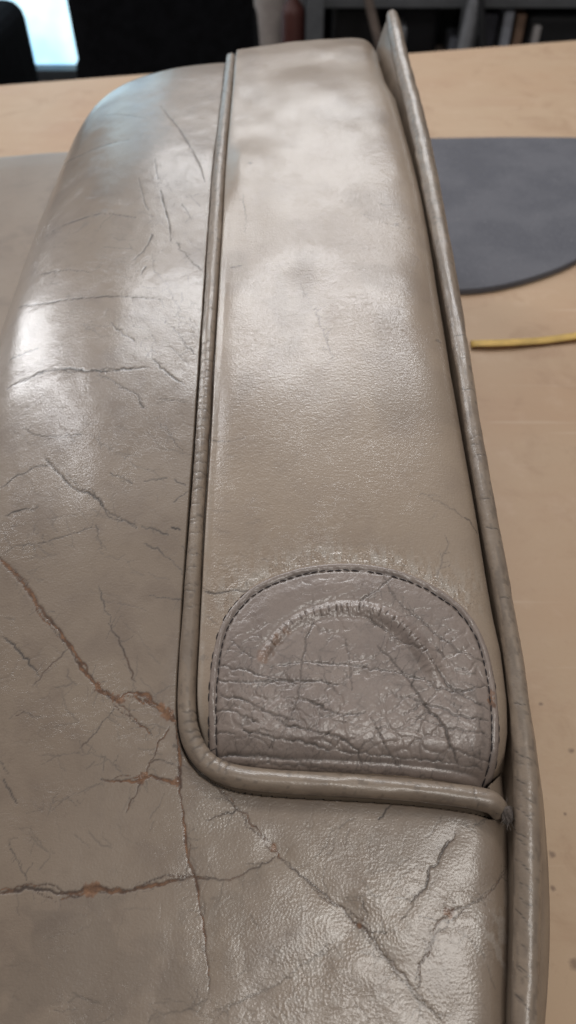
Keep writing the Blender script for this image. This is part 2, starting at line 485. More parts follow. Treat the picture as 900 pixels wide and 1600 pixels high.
pole('grey_hose', (itx(700), RY - .10, FLOOR), (itx(742), RY - .03, FLOOR + .70), .022, (.17, .17, .18), 'grey hose hanging down beside the shelving upright', 'hose')
pole('black_rod', (itx(775), RY - .12, FLOOR), (itx(690), RY - .03, FLOOR + .80), .012, (.012, .012, .014), 'thin black rod propped against the lowest shelf', 'rod')
# red canister and beige roll on the floor left of the rack
def lathe_item(name, X, Y, z, prof, col, label, cat, rough=.5):
    n = 28; rows = [(r, h) for r, h in prof]
    V = [(X + r * math.cos(2*math.pi*k/n), Y + r * math.sin(2*math.pi*k/n), z + h) for r, h in rows for k in range(n)]
    F = [(i*n + k, i*n + (k+1) % n, (i+1)*n + (k+1) % n, (i+1)*n + k) for i in range(len(rows)-1) for k in range(n)]
    me = np_mesh(name, V, F)
    return tag(link(name, me, plain(name + '_surface', col, rough, .15, 12)), label, cat)
lathe_item('red_canister', bx_(458, 2.75, -.45), 2.80, FLOOR, [(.0, 0), (.036, 0), (.038, .01), (.038, .35), (.032, .37), (.016, .39), (.016, .42), (0, .42)], (.075, .022, .017), 'red canister standing between black chair and grey shelving', 'canister')
lathe_item('fabric_roll', bx_(428, 2.95, -.45), 2.98, FLOOR, [(.0, 0), (.07, 0), (.075, .012), (.075, .84), (.07, .85), (0, .85)], (.42, .36, .33), 'upright roll of pale fabric behind the red canister', 'fabric roll', .9)

# ================================================================== THINGS ON THE BENCH
# grey felt mat, a D-shaped piece
def mat_outline():
    cx, yb, a, b = .140, .865, .207, .295
    P = [(cx - a, yb - .004), (cx + .5 * a, yb + .008), (cx + a, yb + .006)]
    for k in range(1, 60):
        th = math.pi * k / 60
        P.append((cx + a * math.cos(th), yb - b * math.sin(th) * (1 + .006 * math.sin(9 * th))))
    return P
def mat_bm(bm):
    P = mat_outline()
    lo = [bm.verts.new((x, y, .0004)) for x, y in P]; hi = [bm.verts.new((x, y, .0052)) for x, y in P]
    bm.faces.new(hi[::-1]); bm.faces.new(lo)
    n = len(P)
    for i in range(n): bm.faces.new((lo[i], hi[i], hi[(i+1) % n], lo[(i+1) % n]))
    bmesh.ops.recalc_face_normals(bm, faces=bm.faces)
    bmesh.ops.bevel(bm, geom=[e for e in bm.edges if abs(e.verts[0].co.z - e.verts[1].co.z) < 1e-5 and e.verts[0].co.z > .004], offset=.0008, segments=2, affect='EDGES')
t = NT('grey_felt')
f1 = t.noise(700, 3, .7); f2 = t.noise(18, 4, .6)
c = t.mix(t.ramp(f2, .35, .65), (.098, .098, .112), (.122, .121, .135))
c = t.mix(t.math('MULTIPLY', t.ramp(f1, .5, .7), .5), c, (.19, .185, .20))
c = t.mix(t.math('MULTIPLY', t.ramp(t.noise(210, 2), .70, .78), .6), c, (.30, .29, .29))
t.l.new(c, t.b.inputs['Base Color']); t.b.inputs['Roughness'].default_value = .95
t.b.inputs['Specular IOR Level'].default_value = .2
t.l.new(t.bump(f1, .6, .0006), t.b.inputs['Normal'])
tag(link('felt_mat', bm_mesh('felt_mat', mat_bm), t.m), 'dark grey felt mat with curved edge lying on tan workbench', 'mat')

# yellow strap lying by the seat
def strap():
    px = np.array([736, 780, 830, 880, 930, 1000, 1100]); py = np.array([537, 537.5, 533, 527.5, 522, 515, 506])
    P = np.stack(hit_plane(px, py, .003), 1)
    P = resample(P, .004, 2)
    T = np.gradient(P, axis=0); T /= np.linalg.norm(T, axis=1)[:, None]
    N = np.stack([-T[:, 1], T[:, 0]], 1)
    n = len(P); V, F = [], []
    for i in range(n):
        lift = .0006 + .0012 * (0.5 + .5 * math.sin(i * .32))
        wv = .0041
        sec = [(-wv, lift), (-wv + .0002, lift + .0020), (wv - .0002, lift + .0022), (wv, lift + .0004)]
        for o, z in sec: V.append((P[i, 0] + N[i, 0] * o, P[i, 1] + N[i, 1] * o, z))
    for i in range(n - 1):
        for k in range(4):
            F.append((i*4 + k, (i+1)*4 + k, (i+1)*4 + (k+1) % 4, i*4 + (k+1) % 4))
    F += [(3, 2, 1, 0), ((n-1)*4, (n-1)*4+1, (n-1)*4+2, (n-1)*4+3)]
    me = np_mesh('yellow_strap', V, F, smooth=False)
    return me
so = tag(link('yellow_strap', strap(), plain('yellow_leather', (.58, .37, .10), .6, .2, 60, bump=.2, bscale=400)), 'narrow yellow strap lying across the tan workbench', 'strap')
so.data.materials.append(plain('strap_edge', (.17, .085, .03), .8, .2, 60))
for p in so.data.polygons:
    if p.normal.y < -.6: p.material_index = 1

# ================================================================== THE LEATHER SEAT
seat = empty('leather_seat', (0, .28, 0), 'worn taupe leather car seat with cracked panels, piping and half-moon patch', 'car seat')

# ---- seams traced from the photograph, put on the cushion's surface
LT_px = [(361, 89), (354, 155), (344, 245), (338, 340), (331, 450), (323.5, 560), (318, 663), (311, 760), (305, 850), (300, 936), (296, 1012), (292, 1070),
         (292, 1120), (297, 1150), (311, 1178), (331, 1198), (365, 1212), (418, 1219), (508, 1224), (620, 1231), (680, 1237), (747, 1246), (774, 1253), (786, 1262)]
LT_w = [15, 17, 20, 23, 22, 21, 22, 22, 24, 28, 30, 30, 31, 33, 34, 35, 36, 36, 36, 36, 35, 37, 36, 33]
lt = hit([p[0] for p in LT_px], [p[1] for p in LT_px], lambda x, y: PROF(y, x) - .0005 - .001 * sst(.42, .56, y))
lt_r = .95 * np.array(LT_w) / FPX * depth_of(lt[:, 1], lt[:, 2]) / 2
LT = resample(np.column_stack([lt, lt_r]), .00045, 2)
# continue over the far end
tail = np.array([[LT[0, 0] + .0001 * k, LT[0, 1] + .004 * k, 0, LT[0, 3]] for k in range(14, 0, -1)])
tail[:, 2] = PROF(tail[:, 1], tail[:, 0]) - .004
LT = resample(np.concatenate([tail, LT]), .00045)

RG_px = [(583, 67), (594, 96), (603, 124), (619, 151), (632, 204), (641, 235), (660, 313), (669, 362), (682, 441), (693, 504), (707, 578), (723, 665), (735, 731),
         (751, 820), (762, 890), (775, 962), (787, 1013), (797, 1090), (798, 1140), (797, 1172), (788, 1195), (775, 1213), (765, 1222)]
rg = hit([p[0] + (5.0 if 200 < p[1] < 560 else 3.0 if p[1] < 1150 else 0) for p in RG_px], [p[1] for p in RG_px], lambda x, y: PROF(y) - .001)
NR_px = [(797, 1280), (799, 1330), (801, 1441), (799, 1520), (798, 1600), (796, 1750), (790, 1950)]
nr = hit([p[0] + 1.5 for p in NR_px], [p[1] for p in NR_px], lambda x, y: PROF(y) - .003)

RT_px = [(612, 22), (616, 45), (622, 71), (630, 108), (644, 160), (656, 211), (669, 270), (677, 313), (694, 400), (703, 450), (717, 530), (729, 600), (737, 665),
         (753, 750), (767, 830), (778, 890), (791, 960), (803, 1030), (813, 1110), (820, 1180), (823, 1240), (824, 1330), (823, 1440), (821, 1550), (820, 1600), (818, 1750), (812, 1950)]
RT_w = [17, 22, 23, 24, 26, 28, 27, 27, 26, 26, 25, 24, 25, 26, 27, 27, 27, 28, 30, 37, 40, 41, 40, 41, 41, 42, 42]
TUBEZ = lambda x, y: PROF_FLAT(y) - .001 + .014 * sst(.44, .60, y)
rt = hit([p[0] for p in RT_px], [p[1] for p in RT_px], TUBEZ)
rt_r = np.array(RT_w) / FPX * depth_of(rt[:, 1], rt[:, 2]) / 2
RT = resample(np.column_stack([rt, rt_r]), .00045, 2)
_s = np.arange(len(RT)) * .00045
RT[:, 3] *= np.where(_s < .004, np.sqrt(np.clip(1 - (1 - _s / .004) ** 2, .02, 1)), 1)     # rounded tip

far_y = .70
STRIP_POLY = np.concatenate([[[LT[0, 0], far_y]], LT[:: 12, :2], rg[::-1, :2], [[rg[0, 0] + .000, far_y]]])
# the far end of the right edge tucks in
edgeL = LT[::10, :2]
i_corner = int(np.argmin(np.abs(LT[:, 1] - hit([300], [1160], lambda x, y: PROF(y))[0, 1]) + (LT[:, 0] > -.02) * 1))
edge_left = LT[:i_corner:10, :2]
edge_bot = LT[i_corner::6, :2]
edge_right = np.concatenate([[[rg[0, 0], far_y]], rg[:, :2]])

# ---- polyline marks (cracks) drawn into a height grid
class Grid:
    def __init__(self, xs, ys):
        self.xs, self.ys = xs, ys
        self.X, self.Y = np.meshgrid(xs, ys)
        self.f = {k: np.zeros(self.X.shape) for k in ('crack', 'rust', 'grain', 'wear_glint', 'stain_shade')}
        self.d = np.zeros(self.X.shape)          # displacement in metres
    def win(self, x, y, r):
        i0, i1 = np.searchsorted(self.xs, (x - r, x + r)); j0, j1 = np.searchsorted(self.ys, (y - r, y + r))
        return slice(j0, j1), slice(i0, i1)
    def mark(self, pts, halfw, dark=1.0, rust=0.0, depth=.0004, lip=0.0):
        """pts: dense (n,2) path; halfw: (n,) half widths"""
        for k in range(len(pts)):
            x, y = pts[k]; hw = halfw[k]
            if hw <= 0: continue
            s = self.win(x, y, hw * 4 + .0006)
            X, Y = self.X[s], self.Y[s]
            if X.size == 0: continue
            d = np.hypot(X - x, Y - y)
            m = np.exp(-(d / (hw + .00005)) ** 4) if hw > .0003 else np.exp(-(d / (hw * .85 + .00008)) ** 2)
            np.maximum(self.f['crack'][s], m * dark, out=self.f['crack'][s])
            if np.any(np.asarray(rust) > 0):
                ru = rust if np.isscalar(rust) else rust[k]
                if ru > 0: np.maximum(self.f['rust'][s], ru * np.exp(-(d / (hw * .95)) ** 4), out=self.f['rust'][s])
            dep = -depth * m
            lp = lip * np.exp(-((d - hw * 2.4) / (hw * .9 + .0002)) ** 2)
            cur = self.d[s]
            self.d[s] = np.where(dep < -1e-6, np.minimum(cur, dep), cur)
            self.d[s] = np.where((m < .05) & (cur > -1e-5), np.maximum(self.d[s], lp), self.d[s])
def rough_path(P, jit, step=.00028):
    """fractal jitter along a polyline"""
    P = resample(P, .004)
    q = P
    a = jit
    for _ in range(4):
        mid = .5 * (q[:-1] + q[1:])
        t = q[1:] - q[:-1]; n = np.stack([-t[:, 1], t[:, 0]], 1); n /= np.linalg.norm(n, axis=1)[:, None] + 1e-12
        mid = mid + n * (rng.normal(0, a, len(mid)))[:, None]
        r = np.empty((len(q) + len(mid), 2)); r[0::2] = q; r[1::2] = mid; q = r; a *= .55
    return resample(q, step)
def crack(g, px, w, f, rust=0.0, strands=1, dark=1.0, soft=False, jit=.00042, depth=None, branch=1.0):
    """px path in photo pixels put on surface f; w width in pixels (number or start,end)"""
    px = np.array(px, float)
    P3 = hit(px[:, 0], px[:, 1], f)
    P = P3[:, :2]
    dd = float(np.mean(depth_of(P3[:, 1], P3[:, 2])))
    w0, w1 = (w, w) if np.isscalar(w) else w
    for k in range(strands):
        q = rough_path(P, jit)
        n = len(q); u = np.linspace(0, 1, n)
        if k:
            off = .0015 * np.sin(u * n * .035 + k * 2.1 + rng.uniform(0, 6)) * np.sin(np.pi * u) + .0004 * vnoise(u * n * .08, u * 0 + k, 5)
            t = np.gradient(q, axis=0); nn = np.stack([-t[:, 1], t[:, 0]], 1); nn /= np.linalg.norm(nn, axis=1)[:, None] + 1e-12
            q = q + nn * off[:, None]
        hw = (w0 + (w1 - w0) * u) * dd / FPX * (.48 if strands > 1 else .46) * (1 if k == 0 else .5)
        hw = hw * np.clip(.85 + .55 * vnoise(u * n * .045, u * 0 + k, int(rng.integers(99))), .25, 1.7)
        hw = hw * np.clip(np.minimum(u, 1 - u) * 9 + .3, 0, 1)
        gap = vnoise(u * n * .02, u * 0 + 3.3, int(rng.integers(99)))
        if w0 < 2.2: hw = np.where(gap > .42, 0, hw)
        dk = dark * (.45 if soft else (.85 if w0 < 2.3 else .97))
        ru = 0
        if rust: ru = np.clip(rust * (1.15 + 1.0 * vnoise(u * n * .03, u * 0, int(rng.integers(99)))), 0, 1)
        if branch and k == 0 and n > 40:
            t = np.gradient(q, axis=0); t /= np.linalg.norm(t, axis=1)[:, None] + 1e-12
            for b in range(int(rng.poisson(max(1.0, n * .00028 / .0030 * branch)))):
                i = int(rng.integers(3, n - 3)); sg = rng.choice((-1, 1)); an = sg * rng.uniform(.3, 1.25)
                dv = np.array([t[i, 0] * math.cos(an) - t[i, 1] * math.sin(an), t[i, 0] * math.sin(an) + t[i, 1] * math.cos(an)]) * rng.choice((-1, 1))
                L = rng.uniform(.0012, .0055)
                bq = rough_path(np.array([q[i], q[i] + dv * L * .5, q[i] + dv * L + rng.normal(0, .0005, 2)]), .00032)
                bu = np.linspace(1, 0, len(bq))
                g.mark(bq, (.00004 + .00016 * bu) * rng.uniform(.5, 1), rng.uniform(.25, .65), 0, .00002)
        g.mark(q, hw, dk, ru, depth if depth is not None else (min(.00028, hw.mean() * .45) if max(w0, w1) > 2.5 else .00003))
def hairlines(g, n, box_, f, ang, spread, seed, wpx=1.7, dark=.42, lmin=14, lmax=60):
    r_ = np.random.default_rng(seed)
    for _ in range(n):
        x = r_.uniform(box_[0], box_[2]); y = r_.uniform(box_[1], box_[3]); a = ang + r_.normal(0, spread); L = r_.uniform(lmin, lmax)
        dx, dy = math.cos(a) * L / 2, math.sin(a) * L / 2; b = r_.uniform(-.18, .18) * L
        p = [(x - dx, y - dy), (x - dy / L * b * 2, y + dx / L * b * 2), (x + dx, y + dy)]
        crack(g, p, wpx * r_.uniform(.7, 1.25), f, dark=dark * r_.uniform(.5, 1.3), jit=.00035, branch=.4)
def blob(g, px, py, rpx, f, key='rust', amt=1.0, jag=.5):
    p = hit([px], [py], f)[0]
    r = rpx / FPX * depth_of(p[1], p[2])
    s = g.win(p[0], p[1], r * 3)
    X, Y = g.X[s], g.Y[s]
    d = np.hypot(X - p[0], Y - p[1]) / r + jag * fbm(X / (r * .9), Y / (r * .9), int(px) % 50, 3)
    np.maximum(g.f[key][s], amt * sst(1.25, .75, d), out=g.f[key][s])

# ---- main panel (left side and the near end in one piece)
def spaced(segs):
    out = []
    for a, b, s in segs: out.append(np.arange(a, b - 1e-9, s))
    return np.concatenate(out + [[segs[-1][1]]])
def ys_rows(y0, y1):
    out = [y0]; key = [(-.2, .006), (-.02, .004), (.025, .0010), (.04, .00029), (.12, .00031), (.20, .00046), (.30, .00066), (.42, .00095), (.58, .0010), (.66, .0012)]
    ky = [k[0] for k in key]; kv = [k[1] for k in key]
    while out[-1] < y1: out.append(out[-1] + float(np.interp(out[-1], ky, kv)))
    return np.array(out)
g = Grid(spaced([(-.40, -.20, .006), (-.20, -.14, .0010), (-.14, -.085, .00055), (-.085, .0885, .00030)]), ys_rows(-.19, .668))
X, Y = g.X, g.Y
ins = inside(X, Y, STRIP_POLY)
dT = poly_dist(X, Y, LT[::10, :2])
dR = poly_dist(X, Y, np.concatenate([[[nr[0, 0], nr[0, 1] + .004]], nr[:, :2]]))
xr_edge = np.interp(Y, nr[::-1, 1], nr[::-1, 0])
out_right = X - xr_edge
Z = PANEL0(X, Y)
Z -= .0011 * np.exp(-(dT / .0052) ** 1.6) + .0075 * sst(.0039, .0029, dT)      # dips under the piping
Z -= np.where(ins, .006, 0)
near_zone = (Y < nr[0, 1] + .02)
dr_in = np.clip(-out_right, -.002, .1)
Z -= np.where(near_zone, .0075 * np.exp(-(np.maximum(dr_in, 0) / .0035)) + np.where(dr_in < 0, -dr_in * 2.5, 0), 0)
# soft undulation of old stuffing
und = .0008 * vnoise(X / .045 + 3, Y / .08, 11) + .00022 * vnoise(X / .019, Y / .034 + 5, 12) + .00007 * fbm(X / .008, Y / .010, 13, 2)
Z += und * sst(0, .006, dT)
# crease folds of the skin, oblique and faint
wx = X + .006 * fbm(X / .02, Y / .02, 31, 5); wy = Y + .006 * fbm(X / .02, Y / .02, 37, 5)
f1, f2 = worley((wx * .8 + wy * .45) / .016, (wy * .9 - wx * .5) / .009, 3)
cre = np.exp(-((f2 - f1) / .035) ** 2) * sst(.0, .5, fbm(X / .03, Y / .03, 44, 3))
cre = cre * sst(-.1, .5, fbm(X / .006, Y / .006, 46, 3))
g.d -= .00006 * cre
g.f['crack'] += .16 * cre
PF = lambda x, y: PANEL0(x, y)
for fp, fw, fd in [([(425, 1320), (500, 1392), (560, 1445), (620, 1515), (690, 1600)], .0028, .0011), ([(535, 1422), (600, 1500), (668, 1610)], .0022, .0008),
                   ([(797, 1345), (740, 1415), (700, 1427), (665, 1480), (650, 1560)], .0026, .0008), ([(710, 1300), (670, 1375), (620, 1430), (560, 1446)], .0024, .0006),
                   ([(340, 1590), (430, 1540), (520, 1480), (560, 1446)], .0030, .0009), ([(285, 1200), (290, 1330), (312, 1420), (327, 1545)], .0022, .0006),
                   ([(0, 1393), (110, 1398), (200, 1391), (330, 1371), (430, 1338)], .0026, .0005), ([(715, 1455), (755, 1495), (790, 1560)], .0022, .0006)]:
    fw_ = resample(hit([p[0] for p in fp], [p[1] for p in fp], PF)[:, :2], .004, 1)
    dfold = poly_dist(X, Y, fw_); fd = fd * .30 * (.7 + .5 * vnoise(X / .012, Y / .012, 88)); fw = fw * 1.25
    Z -= fd * np.exp(-(dfold / fw) ** 1.4) - .25 * fd * np.exp(-((dfold - fw * 2.2) / fw) ** 2)
C = lambda *a, **k: crack(g, *a, f=PF, **k)
C([(0, 872), (20, 895), (45, 920), (65, 955), (85, 975), (105, 1005), (130, 1050), (160, 1080)], (4.5, 6), rust=.75, strands=3)
C([(150, 1072), (172, 1086), (187, 1098), (205, 1118), (222, 1134), (238, 1150)], (6, 2.5), rust=.9, strands=2)
C([(180, 1096), (188, 1086), (205, 1083), (220, 1082), (234, 1090), (248, 1104), (262, 1116), (274, 1126)], (4.5, 9), rust=1.0, strands=2)
C([(273, 1124), (276, 1145), (281, 1178), (282, 1240), (289, 1280), (290, 1330), (299, 1360), (307, 1380), (312, 1420), (320, 1470), (327, 1532), (326, 1552)], (6, 3), rust=.75, strands=1, jit=.00025)
C([(293, 1310), (296, 1340), (308, 1378)], 2.2, rust=.4)
C([(0, 1395), (25, 1393), (45, 1385), (65, 1392), (90, 1393), (112, 1400), (130, 1390), (145, 1388), (170, 1390), (205, 1392)], (5, 5.5), rust=.45, strands=3)
C([(200, 1392), (240, 1382), (270, 1376), (300, 1373), (330, 1371)], (4.5, 3), rust=.4, strands=2)
C([(325, 1371), (345, 1375), (370, 1370), (395, 1355), (430, 1338)], 2.2, rust=.25)
C([(265, 1135), (250, 1165), (235, 1185), (232, 1205), (220, 1222), (205, 1250), (198, 1270)], (2.6, 2.6), rust=.6)
C([(158, 1217), (180, 1222), (205, 1220), (225, 1218), (245, 1213), (262, 1220), (280, 1222)], (3, 4), rust=.6, strands=2)
C([(232, 1192), (245, 1187), (258, 1188), (272, 1194)], 2.4, rust=.3)
C([(333, 1225), (350, 1245), (378, 1270), (400, 1293), (425, 1320), (445, 1345)], (2.4, 4.2), rust=.5, strands=2)
C([(445, 1345), (470, 1365), (500, 1392), (535, 1422), (560, 1445), (590, 1480), (620, 1515), (650, 1550), (690, 1592)], (3.2, 3), rust=.22, strands=2)
C([(535, 1422), (572, 1462), (600, 1500), (640, 1542), (668, 1600)], 2.4, soft=True)
C([(322, 1281), (350, 1272), (372, 1263)], 2.4, rust=.2)
C([(0, 995), (15, 1003), (30, 1018), (50, 1038), (65, 1060)], 2.8)
C([(50, 1080), (75, 1045), (85, 1036), (105, 1016)], 1.9, rust=.2)
C([(0, 1135), (22, 1119), (42, 1110), (52, 1120)], 2.0, rust=.3)
C([(125, 1170), (150, 1145), (180, 1105)], 1.9, rust=.3)
C([(170, 975), (190, 1010), (205, 1045), (213, 1066)], 2.4, rust=.3)
C([(5, 1215), (12, 1235), (22, 1248), (28, 1256)], 2.6)
C([(0, 1190), (14, 1212)], 1.8)
C([(5, 1298), (20, 1325), (30, 1350), (42, 1376)], 2.0)
C([(65, 1198), (90, 1180), (120, 1177), (150, 1180), (190, 1200)], 1.7, soft=True)
C([(60, 1265), (110, 1245), (160, 1222)], 1.5, soft=True)
C([(70, 712), (78, 727), (90, 737), (107, 757), (125, 769), (145, 772), (172, 804), (192, 810), (214, 825)], (2.2, 3.2), strands=2)
C([(222, 822), (240, 826), (263, 836)], 2.4)
C([(268, 824), (282, 828)], 2.4)
C([(225, 850), (250, 862), (272, 878), (285, 897)], 2.1)
C([(10, 606), (45, 592), (65, 581), (95, 578), (120, 577), (150, 581), (190, 579), (232, 574)], (3.6, 2.2), strands=2)
C([(155, 583), (180, 598), (212, 615), (225, 640), (245, 655), (260, 672), (275, 693), (288, 703)], (1.8, 3.2))
C([(170, 505), (205, 530), (225, 545), (250, 572), (270, 590), (288, 600)], (1.6, 2.8))
C([(125, 505), (160, 528)], 1.8, soft=True)
C([(0, 762), (30, 742), (55, 730), (80, 727)], 2.2)
C([(8, 806), (30, 797), (60, 793)], 2.4)
C([(0, 868), (20, 856), (36, 850), (70, 848), (100, 838), (145, 825)], 2.0)
C([(35, 668), (55, 682), (90, 684), (130, 680)], 2.1)
C([(172, 738), (207, 755)], 2.0)
C([(140, 680), (180, 705), (200, 720)], 1.5, soft=True)
C([(225, 752), (262, 747)], 1.7)
C([(270, 785), (295, 765)], 1.6); C([(272, 748), (290, 758)], 2.0)
C([(150, 820), (156, 850), (162, 870)], 2.0)
C([(155, 915), (162, 940), (172, 975)], 1.8)
C([(232, 932), (250, 935), (284, 936)], 2.0)
C([(248, 622), (292, 626)], 1.8)
C([(100, 258), (125, 243), (150, 232), (180, 222), (212, 217)], (3.0, 2.0), jit=.0002)
C([(82, 363), (100, 353), (120, 347), (145, 338), (165, 335), (190, 338), (212, 341)], (3, 2), jit=.0002)
C([(30, 482), (52, 478), (75, 475), (125, 467), (200, 465), (255, 470)], (3.2, 1.8), jit=.0002)
C([(60, 432), (85, 426), (105, 423), (146, 427)], 2.0, jit=.0002)
C([(15, 562), (40, 552), (62, 545)], 2.2)
C([(217, 280), (225, 315), (236, 340), (238, 370), (228, 390), (208, 408)], (1.8, 2.6), jit=.00015)
C([(242, 250), (247, 285), (257, 325), (265, 352), (267, 380), (255, 392), (235, 405), (220, 431)], (2.0, 3.2), jit=.00015)
C([(250, 162), (265, 182), (280, 200), (300, 235), (313, 262), (320, 286)], (1.5, 2.0), jit=.00015, depth=.0003)
C([(275, 380), (295, 405), (314, 422)], 2.2); C([(160, 387), (210, 391)], 1.6, soft=True)
C([(262, 326), (290, 312), (316, 303)], 2.0, soft=True); C([(285, 320), (300, 345)], 1.8)
C([(160, 180), (195, 178), (230, 184)], 2.2, soft=True, jit=.0002)
C([(258, 500), (290, 535), (303, 552)], 1.8); C([(240, 420), (262, 450), (290, 500)], 1.6, soft=True)
C([(710, 1300), (696, 1322), (682, 1347), (670, 1375), (655, 1395), (640, 1412)], 2.8, rust=.2)
C([(797, 1345), (784, 1370), (770, 1390), (740, 1415), (718, 1420), (700, 1427), (680, 1450), (668, 1478), (657, 1515), (652, 1545)], (2.6, 2.8), rust=.3, strands=2)
C([(567, 1408), (575, 1432), (560, 1446)], 2.2, rust=.3); C([(560, 1446), (590, 1462), (620, 1455), (637, 1430)], 2.0)
C([(614, 1255), (602, 1268), (590, 1281)], 2.4); C([(770, 1275), (745, 1285), (720, 1296)], 2.0)
C([(715, 1455), (735, 1465), (752, 1488), (757, 1497)], 2.4, soft=True); C([(480, 1400), (497, 1382)], 2.0, rust=.3)
C([(330, 1540), (370, 1525), (405, 1500), (450, 1465)], 2.0, soft=True); C([(420, 1420), (430, 1445), (450, 1465)], 1.8)
C([(230, 1590), (290, 1580), (325, 1560)], 2.0, soft=True)
C([(340, 1580), (420, 1545), (500, 1490), (540, 1475)], 2.2, soft=True)
hairlines(g, 44, (350, 1400, 780, 1600), PF, .75, .5, 1)
hairlines(g, 18, (500, 1280, 790, 1420), PF, 2.2, .5, 2)
hairlines(g, 44, (10, 620, 280, 900), PF, .45, .5, 3)
hairlines(g, 40, (10, 920, 260, 1360), PF, .8, .7, 4)
hairlines(g, 14, (10, 1400, 330, 1600), PF, .3, .6, 5)
hairlines(g, 22, (225, 290, 318, 560), PF, .95, .45, 6, lmax=40)
hairlines(g, 14, (60, 260, 220, 560), PF, -.1, .35, 7)
for a, b, r in [(143, 1389, 8), (152, 1387, 5), (188, 1095, 6), (180, 1090, 5), (220, 1217, 5), (226, 1210, 4), (262, 1116, 6), (252, 1107, 5), (152, 1074, 5), (277, 1221, 5), (702, 1426, 6), (427, 1325, 4), (562, 1446, 3)]:
    blob(g, a, b, r * 1.2, PF, 'rust', .9, .6)
for a, b, r, m in [(282, 1155, 9, .9), (284, 1170, 8, .9), (340, 1406, 9, .45), (100, 1470, 60, .28), (180, 1520, 70, .25), (60, 1560, 60, .3), (360, 1440, 50, .22), (640, 1300, 50, .22), (300, 1540, 40, .25)]:
    blob(g, a, b, r, PF, 'stain_shade', m, .8)
# gap shade painted into the leather beside the seam, plus patchy dirt
g.f['stain_shade'] = np.maximum(g.f['stain_shade'], .85 * sst(.0041, .0034, dT)); g.f['stain_shade'] = np.maximum(g.f['stain_shade'], .30 * np.exp(-dT / .0022) * sst(-.2, .5, fbm(X / .004, Y / .006, 81, 3)))
# pebbled patches with pale glints painted in, on the near right corner and a band along the roll
pc = hit([650], [1480], PF)[0]
gp = sst(.062, .018, np.hypot((X - pc[0]) * .85, (Y - pc[1]) * 1.6) + .014 * fbm(X / .012, Y / .012, 61, 3))
gpm = gp * sst(-.35, .45, fbm(X / .010 + 4, Y / .012, 63, 3))
g.f['grain'] = np.maximum(g.f['grain'], .30 * gpm)
g.f['wear_glint'] = np.maximum(g.f['wear_glint'], gpm * .55 * sst(-.2, .5, fbm(X / .0022, Y / .0022, 62, 2)))
pc2 = hit([345], [1262], PF)[0]
gp2 = sst(.018, .004, np.hypot((X - pc2[0]), (Y - pc2[1]) * 1.4) + .004 * fbm(X / .005, Y / .005, 65, 3))
g.f['grain'] = np.maximum(g.f['grain'], gp2 * .5); g.f['wear_glint'] = np.maximum(g.f['wear_glint'], gp2 * .3)
Z = np.maximum(Z + g.d, .0008)
keep = ~(ins & (dT > .0055)) & ~(near_zone & (out_right > .0009)) & ~((~near_zone) & (X > .06)) & ~(((Y > .62) | (Y < -.17) | (X < -.385)) & (Z < .0009) & (np.roll(Z, 1, 0) < .0009) & (np.roll(Z, 1, 1) < .0009))
keep &= X > ROLL_X - .0012
main = link('main_panel', grid_mesh('main_panel', X, Y, Z, keep, g.f), M_PANEL, seat)
main['label'] = 'greyish taupe leather with long rust brown cracks'
print('main panel verts', len(main.data.vertices))

# ---- lower centre panel left of the roll
cx = np.arange(-.40, ROLL_X + .0101, .0025); cy = np.arange(-.19, .668, .004)
CX, CY = np.meshgrid(cx, cy)
CZ = PROF_FLAT(CY) - END(CY - .25 * (CX + .16) - .03) - .0025 - ROLL_B * .97 + .010 * sst(-.20, -.36, CX)
CZ += .0012 * vnoise(CX / .05, CY / .06, 15)
CZ = np.maximum(CZ - .08 * sst(-.385, -.40, CX), .0008)
zz = np.zeros_like(CX)
centre = link('centre_panel', grid_mesh('centre_panel', CX, CY, CZ, None, {'crack': zz, 'rust': zz, 'grain': zz + .1, 'wear_glint': zz, 'stain_shade': .8 * np.exp(-((CX - ROLL_X) / .004) ** 2)}), M_CENTRE, seat)  # dark line at the roll's foot is shade painted into the colour

# ---- bolster strip
def strip_height(X, Y):
    dl = poly_dist(X, Y, edge_left); db = poly_dist(X, Y, edge_bot); dr = poly_dist(X, Y, edge_right)
    ins_ = inside(X, Y, STRIP_POLY)
    d = np.minimum(np.minimum(dl, db), dr)
    z = PROF(Y, X) + .0045
    z = z - .0090 * sst(.0038, .0024, dl) - .0016 * np.exp(-(dl / .004)) - .0095 * np.exp(-(db / .0060) ** 1.25) - .0062 * np.exp(-(dr / .0040) ** 1.1) - .006 * sst(.0014, -.0004, dr)
    z = z - .0022 * np.exp(-(dl / .014)) - .0030 * np.exp(-(dr / .016))
    z = z + .0007 * np.exp(-((dl - .0042) / .0011) ** 2) * sst(.36, .30, Y) * sst(.12, .14, Y)   # folded hem beside the piping
    z = np.where(ins_, z, PROF(Y, X) - np.where(dr <= d + 1e-9, .0099, np.where(dl <= d + 1e-9, .0083, .0052)) - d * 3)
    # slack leather, wavier towards the far end
    k = sst(.16, .30, Y)
    z = z + ((.0005 + .0008 * k) * vnoise(X / .030 + 1.7, Y / .050 + .3, 21) + .0006 * k * vnoise(X / .023, Y / .036 + 9, 22) + .00020 * k * vnoise(X / .012 + 5, Y / .017, 27) + .00003 * k * fbm(X / .009, Y / .014, 23, 2)) * sst(.001, .012, d)
    return z, d, ins_, dl, db, dr
x0, x1 = LT[:, 0].min() - .003, rg[:, 0].max() + .003
gs = Grid(spaced([(x0, x1, .00036)]), ys_rows(LT[:, 1].min() - .003, .668))
X, Y = gs.X, gs.Y
Z, d, ins, dl, db, dr = strip_height(X, Y)
SF = lambda x, y: PROF(y) + .0045
C = lambda *a, **k: crack(gs, *a, f=SF, **k)
C([(318, 919), (330, 925), (345, 923), (395, 922)], 2.6)
